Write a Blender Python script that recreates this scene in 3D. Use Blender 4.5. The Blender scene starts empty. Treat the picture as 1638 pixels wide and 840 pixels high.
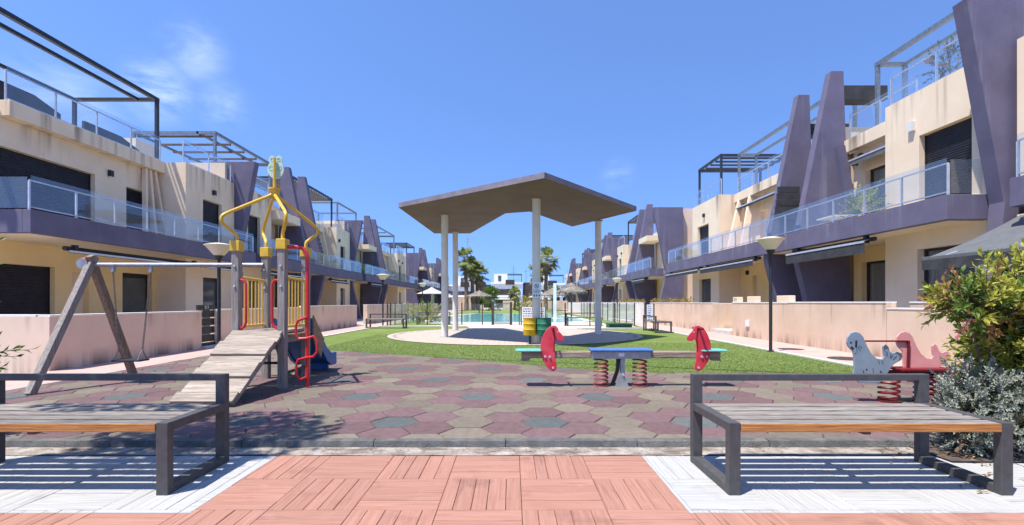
import bpy, bmesh, math, random
from mathutils import Vector, Matrix
R = math.radians
random.seed(7)
sc = bpy.context.scene
COL = sc.collection

# ------------------------------------------------------------------ camera
F_PX, W_PX, H_PX = 770.0, 1638.0, 840.0
HZ, CAMH = 484.0, 1.10
cam_d = bpy.data.cameras.new('camera')
cam = bpy.data.objects.new('camera', cam_d); COL.objects.link(cam)
cam.location = (0, 0, CAMH); cam.rotation_euler = (R(90), 0, 0)
cam_d.sensor_width = 36.0; cam_d.lens = 36.0 * F_PX / W_PX
cam_d.shift_y = (HZ - H_PX / 2) / W_PX
cam_d.clip_start = 0.05; cam_d.clip_end = 3000
sc.camera = cam

# ------------------------------------------------------------------ light
SUNV = Vector((-0.33, -0.26, 1.0)).normalized()          # towards the sun
el = math.asin(SUNV.z)
az = math.atan2(SUNV.x, SUNV.y)
world = bpy.data.worlds.new('World'); sc.world = world; world.use_nodes = True
nt = world.node_tree; nt.nodes.clear()
wo = nt.nodes.new('ShaderNodeOutputWorld'); bg = nt.nodes.new('ShaderNodeBackground')
sky = nt.nodes.new('ShaderNodeTexSky'); sky.sky_type = 'NISHITA'; sky.sun_disc = False
sky.sun_elevation = el; sky.sun_rotation = az
sky.air_density = 0.75; sky.dust_density = 0.0; sky.ozone_density = 4.0; sky.altitude = 0
bg.inputs[1].default_value = 0.15
# thin high clouds
tcw = nt.nodes.new('ShaderNodeTexCoord'); mpw = nt.nodes.new('ShaderNodeMapping')
mpw.inputs['Scale'].default_value = (1.0, 1.0, 3.0); mpw.inputs['Location'].default_value = (0.35, 0.1, 0.2)
nsw = nt.nodes.new('ShaderNodeTexNoise'); nsw.inputs['Scale'].default_value = 4.5; nsw.inputs['Detail'].default_value = 9; nsw.inputs['Roughness'].default_value = 0.62
nsw.inputs['Distortion'].default_value = 0.4
rmw = nt.nodes.new('ShaderNodeValToRGB'); rmw.color_ramp.elements[0].position = 0.42; rmw.color_ramp.elements[1].position = 0.72
rmw.color_ramp.elements[0].color = (0, 0, 0, 1); rmw.color_ramp.elements[1].color = (.9, .9, .9, 1)
mxw = nt.nodes.new('ShaderNodeMix'); mxw.data_type = 'RGBA'; mxw.inputs[7].default_value = (7.5, 8.2, 9.5, 1)
hsv = nt.nodes.new('ShaderNodeMix'); hsv.data_type = 'RGBA'; hsv.blend_type = 'MULTIPLY'; hsv.inputs[0].default_value = 1.0
hsv.inputs[7].default_value = (1.13, 1.26, 1.50, 1)
nt.links.new(tcw.outputs['Generated'], mpw.inputs[0]); nt.links.new(mpw.outputs[0], nsw.inputs['Vector'])
nt.links.new(nsw.outputs[0], rmw.inputs[0]); 
svm = nt.nodes.new('ShaderNodeVectorMath'); svm.operation = 'ADD'; svm.inputs[1].default_value = (0, 0, .22)
svn = nt.nodes.new('ShaderNodeVectorMath'); svn.operation = 'NORMALIZE'
nt.links.new(tcw.outputs['Generated'], svm.inputs[0]); nt.links.new(svm.outputs[0], svn.inputs[0]); nt.links.new(svn.outputs[0], sky.inputs[0])
nt.links.new(sky.outputs[0], hsv.inputs[6]); nt.links.new(hsv.outputs[2], mxw.inputs[6])

acc = None
for (dx, dy, dz_, rad, amp) in ((-.74, 1, .445, .075, .55), (-.95, 1, .40, .12, .3), (-.66, 1, .52, .07, .35), (-.60, 1, .41, .06, .3), (.22, 1, .265, .05, .22), (.9, -1, .9, .5, .6), (-1, -.8, .6, .5, .6), (1, .2, .7, .25, .5)):
    v = Vector((dx, dy, dz_)).normalized()
    dt = nt.nodes.new('ShaderNodeVectorMath'); dt.operation = 'DISTANCE'; dt.inputs[1].default_value = v
    nt.links.new(tcw.outputs['Generated'], dt.inputs[0])
    mr_ = nt.nodes.new('ShaderNodeMapRange'); mr_.interpolation_type = 'SMOOTHERSTEP'; mr_.inputs[1].default_value = rad; mr_.inputs[2].default_value = 0.0; mr_.inputs[3].default_value = 0.0; mr_.inputs[4].default_value = amp
    nt.links.new(dt.outputs['Value'], mr_.inputs[0])
    if acc is None: acc = mr_.outputs[0]
    else:
        ad = nt.nodes.new('ShaderNodeMath'); ad.operation = 'MAXIMUM'; nt.links.new(acc, ad.inputs[0]); nt.links.new(mr_.outputs[0], ad.inputs[1]); acc = ad.outputs[0]
mm_ = nt.nodes.new('ShaderNodeMath'); mm_.operation = 'MULTIPLY'; nt.links.new(rmw.outputs[0], mm_.inputs[0]); nt.links.new(acc, mm_.inputs[1])
nt.links.new(mm_.outputs[0], mxw.inputs[0]); nt.links.new(mxw.outputs[2], bg.inputs[0]); nt.links.new(bg.outputs[0], wo.inputs[0])

sun_d = bpy.data.lights.new('sun', 'SUN'); sun_d.energy = 5.0; sun_d.angle = R(0.53); sun_d.color = (1.0, 0.96, 0.9)
sun = bpy.data.objects.new('sun', sun_d); COL.objects.link(sun)
sun.rotation_euler = SUNV.to_track_quat('Z', 'Y').to_euler(); sun.location = (-5, -5, 20)
sc.view_settings.view_transform = 'Standard'; sc.view_settings.look = 'None'
sc.view_settings.exposure = 0.6; sc.view_settings.gamma = 1.0; sc.view_settings.use_curve_mapping = False
try:
    sc.cycles.max_bounces = 8; sc.cycles.transparent_max_bounces = 16; sc.cycles.sample_clamp_indirect = 8
except Exception: pass

# ------------------------------------------------------------------ materials
M = {}
def mat(name, c1, c2=None, rough=0.7, coord='pos', scale=4.0, vec=(1, 1, 1), detail=6, bump=0.0, bscale=None, metal=0.0, spec=0.4,
        rnd=0.0, stain=None, streaks=(), contrast=(0.35, 0.65), bvec=None, coat=0.0):
    m = bpy.data.materials.new(name); m.use_nodes = True; t = m.node_tree; N = t.nodes; L = t.links
    b = N['Principled BSDF']
    b.inputs['Roughness'].default_value = rough; b.inputs['Metallic'].default_value = metal
    b.inputs['Specular IOR Level'].default_value = spec
    b.inputs['Coat Weight'].default_value = coat
    if c2 is None: c2 = tuple(min(1, x * 1.12) for x in c1)
    if coord == 'pos':
        g = N.new('ShaderNodeNewGeometry'); src = g.outputs['Position']
    else:
        g = N.new('ShaderNodeTexCoord'); src = g.outputs['Object']
    oi = None
    if rnd > 0:
        oi = N.new('ShaderNodeObjectInfo')
    mp = N.new('ShaderNodeMapping'); mp.inputs['Scale'].default_value = vec; L.new(src, mp.inputs[0])
    if oi is not None:
        cm = N.new('ShaderNodeCombineXYZ')
        mu = N.new('ShaderNodeMath'); mu.operation = 'MULTIPLY'; mu.inputs[1].default_value = 37.0
        L.new(oi.outputs['Random'], mu.inputs[0]); L.new(mu.outputs[0], cm.inputs[0]); L.new(mu.outputs[0], cm.inputs[1])
        L.new(cm.outputs[0], mp.inputs['Location'])
    n = N.new('ShaderNodeTexNoise'); n.inputs['Scale'].default_value = scale; n.inputs['Detail'].default_value = detail
    n.inputs['Roughness'].default_value = 0.6
    L.new(mp.outputs[0], n.inputs['Vector'])
    r = N.new('ShaderNodeValToRGB'); r.color_ramp.elements[0].position = contrast[0]; r.color_ramp.elements[1].position = contrast[1]
    r.color_ramp.elements[0].color = (*c1, 1); r.color_ramp.elements[1].color = (*c2, 1)
    L.new(n.outputs[0], r.inputs[0]); out = r.outputs[0]
    if stain:
        sc_, svec, col, lo, hi, amt = stain
        mp2 = N.new('ShaderNodeMapping'); mp2.inputs['Scale'].default_value = svec; L.new(src, mp2.inputs[0])
        n2 = N.new('ShaderNodeTexNoise'); n2.inputs['Scale'].default_value = sc_; n2.inputs['Detail'].default_value = 5; n2.inputs['Roughness'].default_value = .65
        L.new(mp2.outputs[0], n2.inputs['Vector'])
        r2 = N.new('ShaderNodeValToRGB'); r2.color_ramp.elements[0].position = lo; r2.color_ramp.elements[1].position = hi
        r2.color_ramp.elements[0].color = (0, 0, 0, 1); r2.color_ramp.elements[1].color = (amt, amt, amt, 1)
        L.new(n2.outputs[0], r2.inputs[0])
        mx = N.new('ShaderNodeMix'); mx.data_type = 'RGBA'; mx.inputs[7].default_value = (*col, 1)
        L.new(r2.outputs[0], mx.inputs[0]); L.new(out, mx.inputs[6]); out = mx.outputs[2]
    for (za, zb, fy, col, lo, hi, amt) in streaks:
        mp4 = N.new('ShaderNodeMapping'); mp4.inputs['Scale'].default_value = (fy, fy, .12); L.new(src, mp4.inputs[0])
        n4 = N.new('ShaderNodeTexNoise'); n4.inputs['Scale'].default_value = 1.0; n4.inputs['Detail'].default_value = 4; n4.inputs['Roughness'].default_value = .6
        L.new(mp4.outputs[0], n4.inputs['Vector'])
        r4 = N.new('ShaderNodeMapRange'); r4.inputs[1].default_value = lo; r4.inputs[2].default_value = hi; L.new(n4.outputs[0], r4.inputs[0])
        sx = N.new('ShaderNodeSeparateXYZ'); L.new(src, sx.inputs[0])
        z4 = N.new('ShaderNodeMapRange'); z4.inputs[1].default_value = za; z4.inputs[2].default_value = zb; z4.inputs[4].default_value = amt; L.new(sx.outputs[2], z4.inputs[0])
        m4 = N.new('ShaderNodeMath'); m4.operation = 'MULTIPLY'; L.new(r4.outputs[0], m4.inputs[0]); L.new(z4.outputs[0], m4.inputs[1])
        x4 = N.new('ShaderNodeMix'); x4.data_type = 'RGBA'; x4.inputs[7].default_value = (*col, 1)
        L.new(m4.outputs[0], x4.inputs[0]); L.new(out, x4.inputs[6]); out = x4.outputs[2]
    if oi is not None:
        hv = N.new('ShaderNodeHueSaturation')
        mr = N.new('ShaderNodeMapRange'); mr.inputs[3].default_value = 1 - rnd; mr.inputs[4].default_value = 1 + rnd
        L.new(oi.outputs['Random'], mr.inputs[0]); L.new(mr.outputs[0], hv.inputs['Value']); L.new(out, hv.inputs['Color']); out = hv.outputs[0]
    L.new(out, b.inputs['Base Color'])
    if bump > 0:
        n3 = N.new('ShaderNodeTexNoise'); n3.inputs['Scale'].default_value = bscale or scale * 6; n3.inputs['Detail'].default_value = 4
        mp3 = N.new('ShaderNodeMapping'); mp3.inputs['Scale'].default_value = bvec or vec; L.new(src, mp3.inputs[0]); L.new(mp3.outputs[0], n3.inputs['Vector'])
        bm_ = N.new('ShaderNodeBump'); bm_.inputs['Strength'].default_value = bump; bm_.inputs['Distance'].default_value = 0.02
        L.new(n3.outputs[0], bm_.inputs['Height']); L.new(bm_.outputs[0], b.inputs['Normal'])
    M[name] = m
    return m

STK = (0.55, (0.6, 3.2, 0.35), (0.16, 0.13, 0.10), 0.60, 0.78, 0.5)
mat('cream', (.76, .60, .42), (.82, .665, .485), .9, scale=1.3, bump=.25, bscale=90, stain=(1.0, (.7, 3.6, .26), (.46, .35, .24), .58, .80, .35), streaks=[(4.9, 6.0, 2.6, (.19, .14, .095), .52, .67, .85)])
mat('cream_clean', (.77, .61, .43), (.82, .665, .485), .9, scale=1.1, bump=.2, bscale=90, stain=(1.0, (.9, 2.2, .5), (.5, .38, .26), .6, .8, .3))
mat('ochre', (.78, .565, .27), (.84, .63, .33), .9, scale=1.1, bump=.2, bscale=90)
mat('pinkwall', (.70, .51, .375), (.77, .585, .445), .9, scale=1.2, bump=.3, bscale=80, streaks=[(.55, 1.0, 3.2, (.20, .13, .09), .55, .70, .7), (.32, 0.0, 2.6, (.17, .10, .075), .46, .62, .8)])
mat('peachwall', (.62, .455, .325), (.70, .535, .40), .9, scale=1.2, bump=.3, bscale=80, streaks=[(.55, 1.0, 3.2, (.20, .13, .09), .55, .70, .7), (.32, 0.0, 2.6, (.17, .10, .075), .46, .62, .8)])
mat('whitecap', (.72, .68, .62), (.80, .77, .72), .8, scale=3)
mat('purple', (.112, .099, .152), (.142, .128, .192), .85, scale=1.6, bump=.35, bscale=70, stain=(1.3, (1.6, 1.6, .6), (.16, .15, .20), .56, .80, .4), streaks=[(2.6, 3.3, 3.0, (.26, .25, .30), .58, .72, .6)])
mat('purple_dark', (.075, .055, .075), (.10, .075, .10), .85, scale=1.6, bump=.3, bscale=70)
mat('shutter', (.012, .012, .018), (.022, .022, .032), .55, scale=5, spec=.4)
mat('dark_frame', (.015, .015, .017), (.025, .025, .028), .45, scale=5)
mat('black_metal', (.018, .019, .022), (.03, .031, .035), .5, scale=8)
mat('steel_blue', (.14, .17, .20), (.20, .23, .26), .45, scale=8, metal=.3)
mat('alu', (.50, .52, .56), (.62, .64, .68), .4, scale=8, metal=.4)
mat('galv', (.26, .26, .27), (.40, .40, .41), .45, scale=22, metal=.6)
mat('canvas_grey', (.095, .10, .105), (.125, .13, .135), .85, scale=4, bump=.2, bscale=60)
mat('canvas_dark', (.03, .031, .034), (.05, .051, .055), .85, scale=4)
mat('slat_brown', (.07, .055, .045), (.11, .09, .075), .7, scale=4)
mat('bench_metal', (.062, .060, .058), (.085, .082, .079), .55, coord='obj', scale=18, bump=.08, bscale=200, spec=.35)
mat('wood_grey', (.15, .125, .105), (.31, .27, .23), .85, coord='obj', scale=5, vec=(1.2, 18, 12), rnd=.2, bump=.5, bscale=7, stain=(6, (.6, 8, 8), (.08, .06, .048), .54, .68, .75))
mat('wood_varnish', (.33, .13, .03), (.48, .22, .06), .55, coord='obj', scale=5, vec=(1.0, 20, 20), rnd=.08, bump=.3, bscale=7)
mat('post_wood', (.20, .17, .145), (.34, .30, .265), .85, coord='obj', scale=4, vec=(14, 14, 1.0), bump=.4, bscale=5)
mat('beam_wood', (.20, .145, .10), (.36, .28, .205), .8, coord='obj', scale=4, vec=(1.0, 14, 14), bump=.4, bscale=5)
mat('ramp_wood', (.24, .195, .15), (.42, .35, .28), .85, coord='obj', scale=4, vec=(1.0, 16, 16), rnd=.15, bump=.4, bscale=5, stain=(5, (.7, 8, 8), (.12, .09, .07), .54, .70, .7))
mat('ply', (.25, .16, .09), (.36, .25, .15), .75, coord='obj', scale=4, vec=(2, 2, 9))
mat('yellow', (.62, .37, .02), (.70, .45, .04), .35, coord='obj', scale=20, spec=.5)
mat('yellow_pale', (.70, .43, .05), (.78, .52, .09), .45, coord='obj', scale=20)
mat('red', (.52, .018, .02), (.60, .03, .03), .35, coord='obj', scale=20, spec=.5)
mat('red_panel', (.58, .022, .042), (.70, .075, .09), .42, coord='obj', scale=5)
mat('post_brown', (.17, .11, .07), (.30, .21, .145), .85, coord='obj', scale=4, vec=(14, 14, 1.0), bump=.4, bscale=5)
mat('curtain', (.24, .20, .14), (.34, .29, .21), .9, scale=2, vec=(1, 9, .2))
mat('red_dark', (.13, .006, .010), (.18, .012, .015), .45, coord='obj', scale=6)
mat('pink_panel', (.70, .29, .265), (.76, .35, .32), .5, coord='obj', scale=6)
mat('rust_spring', (.22, .05, .038), (.36, .11, .09), .55, coord='obj', scale=15)
mat('blue', (.02, .10, .32), (.03, .13, .38), .4, coord='obj', scale=6)
mat('blue_pad', (.06, .15, .36), (.09, .19, .43), .5, coord='obj', scale=20)
mat('turquoise', (.12, .38, .32), (.17, .46, .39), .55, coord='obj', scale=20)
mat('mint', (.42, .58, .46), (.50, .66, .54), .5, coord='obj', scale=20)
mat('seal_grey', (.22, .28, .34), (.28, .345, .41), .5, coord='obj', scale=5)
mat('ink', (.02, .022, .03), (.03, .032, .04), .5)
mat('ink_grey', (.10, .12, .14), (.13, .15, .17), .5)
mat('plate_grey', (.30, .31, .32), (.42, .43, .44), .45, coord='obj', scale=12, metal=.4)
mat('column', (.66, .62, .54), (.73, .69, .61), .8, scale=3, bump=.1, bscale=60, stain=(3, (1, 1, .5), (.50, .45, .38), .56, .75, .5))
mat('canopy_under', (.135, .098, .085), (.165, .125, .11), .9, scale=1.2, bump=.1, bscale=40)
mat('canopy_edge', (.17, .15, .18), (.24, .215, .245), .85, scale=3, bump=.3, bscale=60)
mat('bin_yellow', (.62, .34, .01), (.70, .42, .03), .5, scale=5)
mat('bin_green', (.02, .14, .08), (.03, .18, .11), .5, scale=5)
mat('box_green', (.015, .07, .045), (.025, .10, .065), .5, scale=5)
mat('sign_white', (.72, .73, .75), (.78, .79, .81), .5, scale=5)
mat('sign_blue', (.12, .25, .45), (.15, .28, .5), .5, scale=5)
mat('lamp_cream', (.62, .55, .38), (.70, .63, .46), .5, scale=5)
for ax, vv in (('x', (1.2, 22, 1)), ('y', (22, 1.2, 1))):
    mat('stamp_' + ax, (.325, .153, .104), (.388, .198, .142), .8, coord='pos', scale=2.2, vec=vv, rnd=.07, streaks=[(-2, -1, 2.3, (.16, .07, .05), .58, .72, .55), (-2, -1, 7.0, (.45, .25, .19), .60, .75, .4)], bump=.4, bscale=2.6, bvec=vv, detail=8, stain=(1.6, tuple(q * .8 for q in vv), (.16, .066, .045), .60, .67, .45))
    mat('white_' + ax, (.375, .365, .34), (.45, .44, .415), .75, coord='pos', scale=2.2, vec=vv, rnd=.03, bump=.7, bscale=2.6, bvec=vv, detail=8, stain=(5, (1, 1, 1), (.26, .24, .21), .57, .72, .4))
mat('stamp_path', (.46, .30, .25), (.56, .385, .325), .8, scale=2.2, bump=.3, bscale=25, stain=(2.2, (1, 1, 1), (.38, .24, .195), .55, .7, .5))
mat('stamp_joint', (.13, .06, .042), (.20, .10, .07), .95, scale=9)
mat('rough_conc', (.22, .18, .14), (.42, .37, .31), .95, scale=9, bump=.9, bscale=30, stain=(4, (1, 2, 1), (.11, .08, .06), .46, .62, .85))
mat('kerb_white', (.50, .48, .44), (.60, .58, .54), .85, scale=5, bump=.2, bscale=40)
mat('rubber_red', (.178, .103, .10), (.228, .138, .134), .95, scale=16, rnd=.16, bump=.9, bscale=160, stain=(2.2, (1, 1, 1), (.215, .165, .148), .50, .75, .45))
mat('rubber_beige', (.205, .167, .122), (.258, .214, .158), .95, scale=16, rnd=.15, bump=.9, bscale=160, stain=(2.2, (1, 1, 1), (.185, .14, .122), .50, .75, .45))
mat('rubber_green', (.112, .128, .12), (.15, .166, .155), .95, scale=16, rnd=.15, bump=.9, bscale=160, stain=(2.2, (1, 1, 1), (.19, .165, .145), .48, .75, .5))
mat('rubber_base', (.05, .04, .038), (.07, .055, .052), .95, scale=14, bump=.6, bscale=120)
mat('rubber_edge', (.11, .108, .10), (.17, .165, .155), .95, scale=12, bump=.9, bscale=120, stain=(3, (1, 1, 1), (.26, .23, .19), .5, .7, .7))
mat('turf', (.125, .19, .038), (.225, .30, .08), .95, scale=30, bump=1.0, bscale=200, contrast=(.3, .7), spec=.1, stain=(1.1, (1, 1, 1), (.22, .27, .085), .42, .75, .7), streaks=[(-2, -1, .7, (.30, .31, .13), .50, .70, .55), (-2, -1, 2.0, (.10, .16, .035), .55, .72, .4)])
mat('pavers', (.44, .36, .295), (.54, .455, .38), .85, scale=5, bump=.2, bscale=50, rnd=.06)
mat('deck', (.47, .40, .335), (.56, .49, .42), .85, scale=4, bump=.15, bscale=50)
mat('ground', (.32, .29, .25), (.42, .39, .34), .95, scale=.6, bump=.2, bscale=30)
mat('soil', (.07, .05, .035), (.13, .095, .07), .98, scale=14, bump=1.0, bscale=50)
mat('water', (.10, .50, .54), (.16, .62, .64), .08, scale=.8, bump=.25, bscale=3.0, spec=.5)
mat('coping', (.70, .68, .64), (.78, .76, .72), .8, scale=3)
mat('villa_white', (.74, .74, .73), (.80, .80, .79), .85, scale=.6)
mat('villa_brown', (.045, .032, .028), (.07, .05, .045), .7, scale=1)
mat('villa_glass', (.05, .065, .07), (.09, .105, .11), .06, scale=1, spec=.8)
mat('thatch', (.20, .165, .13), (.36, .32, .27), .95, scale=7, vec=(1, 1, .3), bump=.8, bscale=40)
mat('parasol', (.40, .385, .35), (.48, .46, .42), .8, scale=3)
mat('trunk', (.14, .095, .065), (.25, .18, .13), .9, scale=5, vec=(1, 1, 3), bump=.8, bscale=20)
mat('twig', (.10, .065, .04), (.16, .11, .075), .9, scale=8)
mat('dead_frond', (.24, .17, .09), (.36, .27, .16), .9, scale=5)
mat('ac_white', (.60, .60, .58), (.68, .68, .66), .6, scale=4)
mat('solar', (.03, .045, .07), (.045, .06, .09), .3, scale=3)
mat('fence_bronze', (.05, .042, .03), (.08, .068, .05), .5, scale=6)
mat('chain', (.16, .13, .11), (.30, .25, .22), .5, scale=30, metal=.6)
mat('cover', (.03, .028, .028), (.05, .047, .046), .7, scale=10)

def leafmat(name, c1, c2, trans=.35):
    m = mat(name, c1, c2, .5, scale=9, contrast=(.3, .7), spec=.35)
    t = m.node_tree; b = t.nodes['Principled BSDF']; o = t.nodes['Material Output']
    tr = t.nodes.new('ShaderNodeBsdfTranslucent'); mx = t.nodes.new('ShaderNodeMixShader'); mx.inputs[0].default_value = trans
    src = b.inputs['Base Color'].links[0].from_socket
    t.links.new(src, tr.inputs[0]); t.links.new(b.outputs[0], mx.inputs[1]); t.links.new(tr.outputs[0], mx.inputs[2]); t.links.new(mx.outputs[0], o.inputs[0])
leafmat('leaf_green', (.085, .15, .022), (.17, .26, .04))
leafmat('leaf_yellow', (.34, .36, .04), (.52, .50, .09))
leafmat('leaf_orange', (.30, .15, .045), (.42, .25, .09))
leafmat('leaf_pinkred', (.34, .09, .08), (.42, .15, .12))
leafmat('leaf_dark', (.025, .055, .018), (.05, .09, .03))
leafmat('leaf_silver', (.22, .26, .19), (.43, .46, .37), .2)
leafmat('palm_green', (.23, .27, .08), (.36, .39, .14), .5)
leafmat('leaf_tree', (.045, .085, .02), (.09, .14, .035))

leafmat('turf_blade', (.14, .21, .04), (.23, .305, .075), .3)
leafmat('turf_dry', (.24, .29, .09), (.32, .35, .14), .3)
def glassmat(name, tint, base):
    m = bpy.data.materials.new(name); m.use_nodes = True; t = m.node_tree; N = t.nodes; L = t.links; N.clear()
    o = N.new('ShaderNodeOutputMaterial'); tr = N.new('ShaderNodeBsdfTransparent'); gl = N.new('ShaderNodeBsdfGlossy')
    tr.inputs[0].default_value = (*tint, 1); gl.inputs['Roughness'].default_value = .03; gl.inputs[0].default_value = (.9, .95, 1, 1)
    df = N.new('ShaderNodeBsdfDiffuse'); df.inputs[0].default_value = (.55, .62, .68, 1)
    lw = N.new('ShaderNodeLayerWeight'); lw.inputs[0].default_value = .5
    pw = N.new('ShaderNodeMath'); pw.operation = 'POWER'; pw.inputs[1].default_value = 4.0; L.new(lw.outputs['Facing'], pw.inputs[0])
    fr = N.new('ShaderNodeMapRange'); fr.inputs[3].default_value = .055; fr.inputs[4].default_value = .5; L.new(pw.outputs[0], fr.inputs[0])
    n = N.new('ShaderNodeTexNoise'); n.inputs['Scale'].default_value = 3.0
    g = N.new('ShaderNodeNewGeometry'); L.new(g.outputs['Position'], n.inputs['Vector'])
    mr = N.new('ShaderNodeMapRange'); mr.inputs[3].default_value = base * .6; mr.inputs[4].default_value = base * 1.4; L.new(n.outputs[0], mr.inputs[0])
    m1 = N.new('ShaderNodeMixShader'); L.new(mr.outputs[0], m1.inputs[0]); L.new(tr.outputs[0], m1.inputs[1]); L.new(df.outputs[0], m1.inputs[2])
    m2 = N.new('ShaderNodeMixShader'); L.new(fr.outputs[0], m2.inputs[0]); L.new(m1.outputs[0], m2.inputs[1]); L.new(gl.outputs[0], m2.inputs[2])
    L.new(m2.outputs[0], o.inputs[0]); M[name] = m
glassmat('glass', (.92, .95, .97), .05)
glassmat('glass_clear', (.95, .98, .965), .03)

# ------------------------------------------------------------------ mesh helpers
class MB:
    def __init__(s): s.v = []; s.f = []; s.mi = []; s.m = 0
    def face(s, idx): s.f.append(tuple(idx)); s.mi.append(s.m)
    def box(s, x0, x1, y0, y1, z0, z1):
        if x0 > x1: x0, x1 = x1, x0
        if y0 > y1: y0, y1 = y1, y0
        if z0 > z1: z0, z1 = z1, z0
        b = len(s.v)
        s.v += [(x0, y0, z0), (x1, y0, z0), (x1, y1, z0), (x0, y1, z0), (x0, y0, z1), (x1, y0, z1), (x1, y1, z1), (x0, y1, z1)]
        for q in ((3, 2, 1, 0), (4, 5, 6, 7), (0, 1, 5, 4), (1, 2, 6, 5), (2, 3, 7, 6), (3, 0, 4, 7)): s.face([b + i for i in q])
        return s
    def prism(s, poly, axis, a, b_):
        """extrude a 2-D polygon along axis; the 2-D coords are the remaining axes in xyz order"""
        if a > b_: a, b_ = b_, a
        ar = sum(poly[i][0] * poly[(i + 1) % len(poly)][1] - poly[(i + 1) % len(poly)][0] * poly[i][1] for i in range(len(poly)))
        p = list(poly) if ar > 0 else list(poly)[::-1]
        if axis == 1: p = p[::-1]
        def at(q, t): return (t, q[0], q[1]) if axis == 0 else ((q[0], t, q[1]) if axis == 1 else (q[0], q[1], t))
        k = len(s.v); n = len(p)
        s.v += [at(q, a) for q in p] + [at(q, b_) for q in p]
        s.face([k + i for i in range(n)][::-1]); s.face([k + n + i for i in range(n)])
        for i in range(n):
            j = (i + 1) % n; s.face([k + i, k + j, k + n + j, k + n + i])
        return s
    def tube(s, pts, r, n=8, closed=False, caps=True):
        P = [Vector(p) for p in pts]; m = len(P); k0 = len(s.v)
        rs = r if isinstance(r, (list, tuple)) else [r] * m
        up = None
        for i in range(m):
            a = P[i - 1] if (i > 0 or closed) else P[i]; b = P[(i + 1) % m] if (i < m - 1 or closed) else P[i]
            t = (b - a)
            if t.length < 1e-9: t = Vector((0, 0, 1))
            t.normalize()
            if up is None:
                up = t.orthogonal().normalized()
            up = (up - t * up.dot(t))
            if up.length < 1e-6: up = t.orthogonal()
            up.normalize(); w = t.cross(up)
            for j in range(n):
                an = 2 * math.pi * j / n
                s.v.append(tuple(P[i] + (up * math.cos(an) + w * math.sin(an)) * rs[i]))
        for i in range(m if closed else m - 1):
            for j in range(n):
                a = k0 + i * n + j; b = k0 + i * n + (j + 1) % n; c = k0 + ((i + 1) % m) * n + (j + 1) % n; d = k0 + ((i + 1) % m) * n + j
                s.face([a, b, c, d])
        if caps and not closed:
            s.face([k0 + j for j in range(n)][::-1]); s.face([k0 + (m - 1) * n + j for j in range(n)])
        return s
    def bar(s, p, q, w, h, up=(0, 0, 1)):
        """rectangular bar from p to q"""
        p = Vector(p); q = Vector(q); t = (q - p).normalized(); u = Vector(up); u = (u - t * u.dot(t))
        if u.length < 1e-5: u = Vector((0, 1, 0)) - t * t.y
        u.normalize(); x = t.cross(u)
        k = len(s.v)
        for c in (p, q):
            for a, b in ((-1, -1), (1, -1), (1, 1), (-1, 1)): s.v.append(tuple(c + x * (a * w / 2) + u * (b * h / 2)))
        for f in ((0, 1, 2, 3), (7, 6, 5, 4), (0, 4, 5, 1), (1, 5, 6, 2), (2, 6, 7, 3), (3, 7, 4, 0)): s.face([k + i for i in f])
        return s
    def lathe(s, prof, cx, cy, n=20, caps=True):
        k = len(s.v)
        for r, z in prof:
            for j in range(n):
                a = 2 * math.pi * j / n; s.v.append((cx + r * math.cos(a), cy + r * math.sin(a), z))
        for i in range(len(prof) - 1):
            for j in range(n):
                s.face([k + i * n + j, k + i * n + (j + 1) % n, k + (i + 1) * n + (j + 1) % n, k + (i + 1) * n + j])
        if caps:
            s.face([k + j for j in range(n)][::-1]); s.face([k + (len(prof) - 1) * n + j for j in range(n)])
        return s
    def ball(s, c, r, n=10, sz=1.0):
        prof = [(max(r * math.sin(math.pi * i / 6), .0005), c[2] - r * sz * math.cos(math.pi * i / 6)) for i in range(7)]
        return s.lathe(prof, c[0], c[1], n)
    def quad(s, a, b, c, d):
        k = len(s.v); s.v += [tuple(a), tuple(b), tuple(c), tuple(d)]; s.face([k, k + 1, k + 2, k + 3]); return s
    def tri(s, a, b, c):
        k = len(s.v); s.v += [tuple(a), tuple(b), tuple(c)]; s.face([k, k + 1, k + 2]); return s
    def build(s, name, m, parent=None, smooth=False, bevel=0, world=True, kind=None, angle=35):
        me = bpy.data.meshes.new(name)
        off = Vector((0, 0, 0))
        if parent is not None and world:
            p = parent
            while p is not None: off += p.location; p = p.parent
        me.from_pydata([tuple(Vector(v) - off) for v in s.v], [], s.f)
        mats = m if isinstance(m, (list, tuple)) else [m]
        for x in mats: me.materials.append(M[x])
        if len(mats) > 1: me.polygons.foreach_set('material_index', s.mi)
        if smooth:
            me.polygons.foreach_set('use_smooth', [True] * len(me.polygons))
            try: me.set_sharp_from_angle(angle=R(angle))
            except Exception: pass
        me.update()
        o = bpy.data.objects.new(name, me); COL.objects.link(o)
        if parent is not None: o.parent = parent
        if bevel:
            b = o.modifiers.new('bevel', 'BEVEL'); b.width = bevel; b.segments = 2; b.limit_method = 'ANGLE'; b.angle_limit = R(40)
        if kind: o['kind'] = kind
        return o

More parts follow.
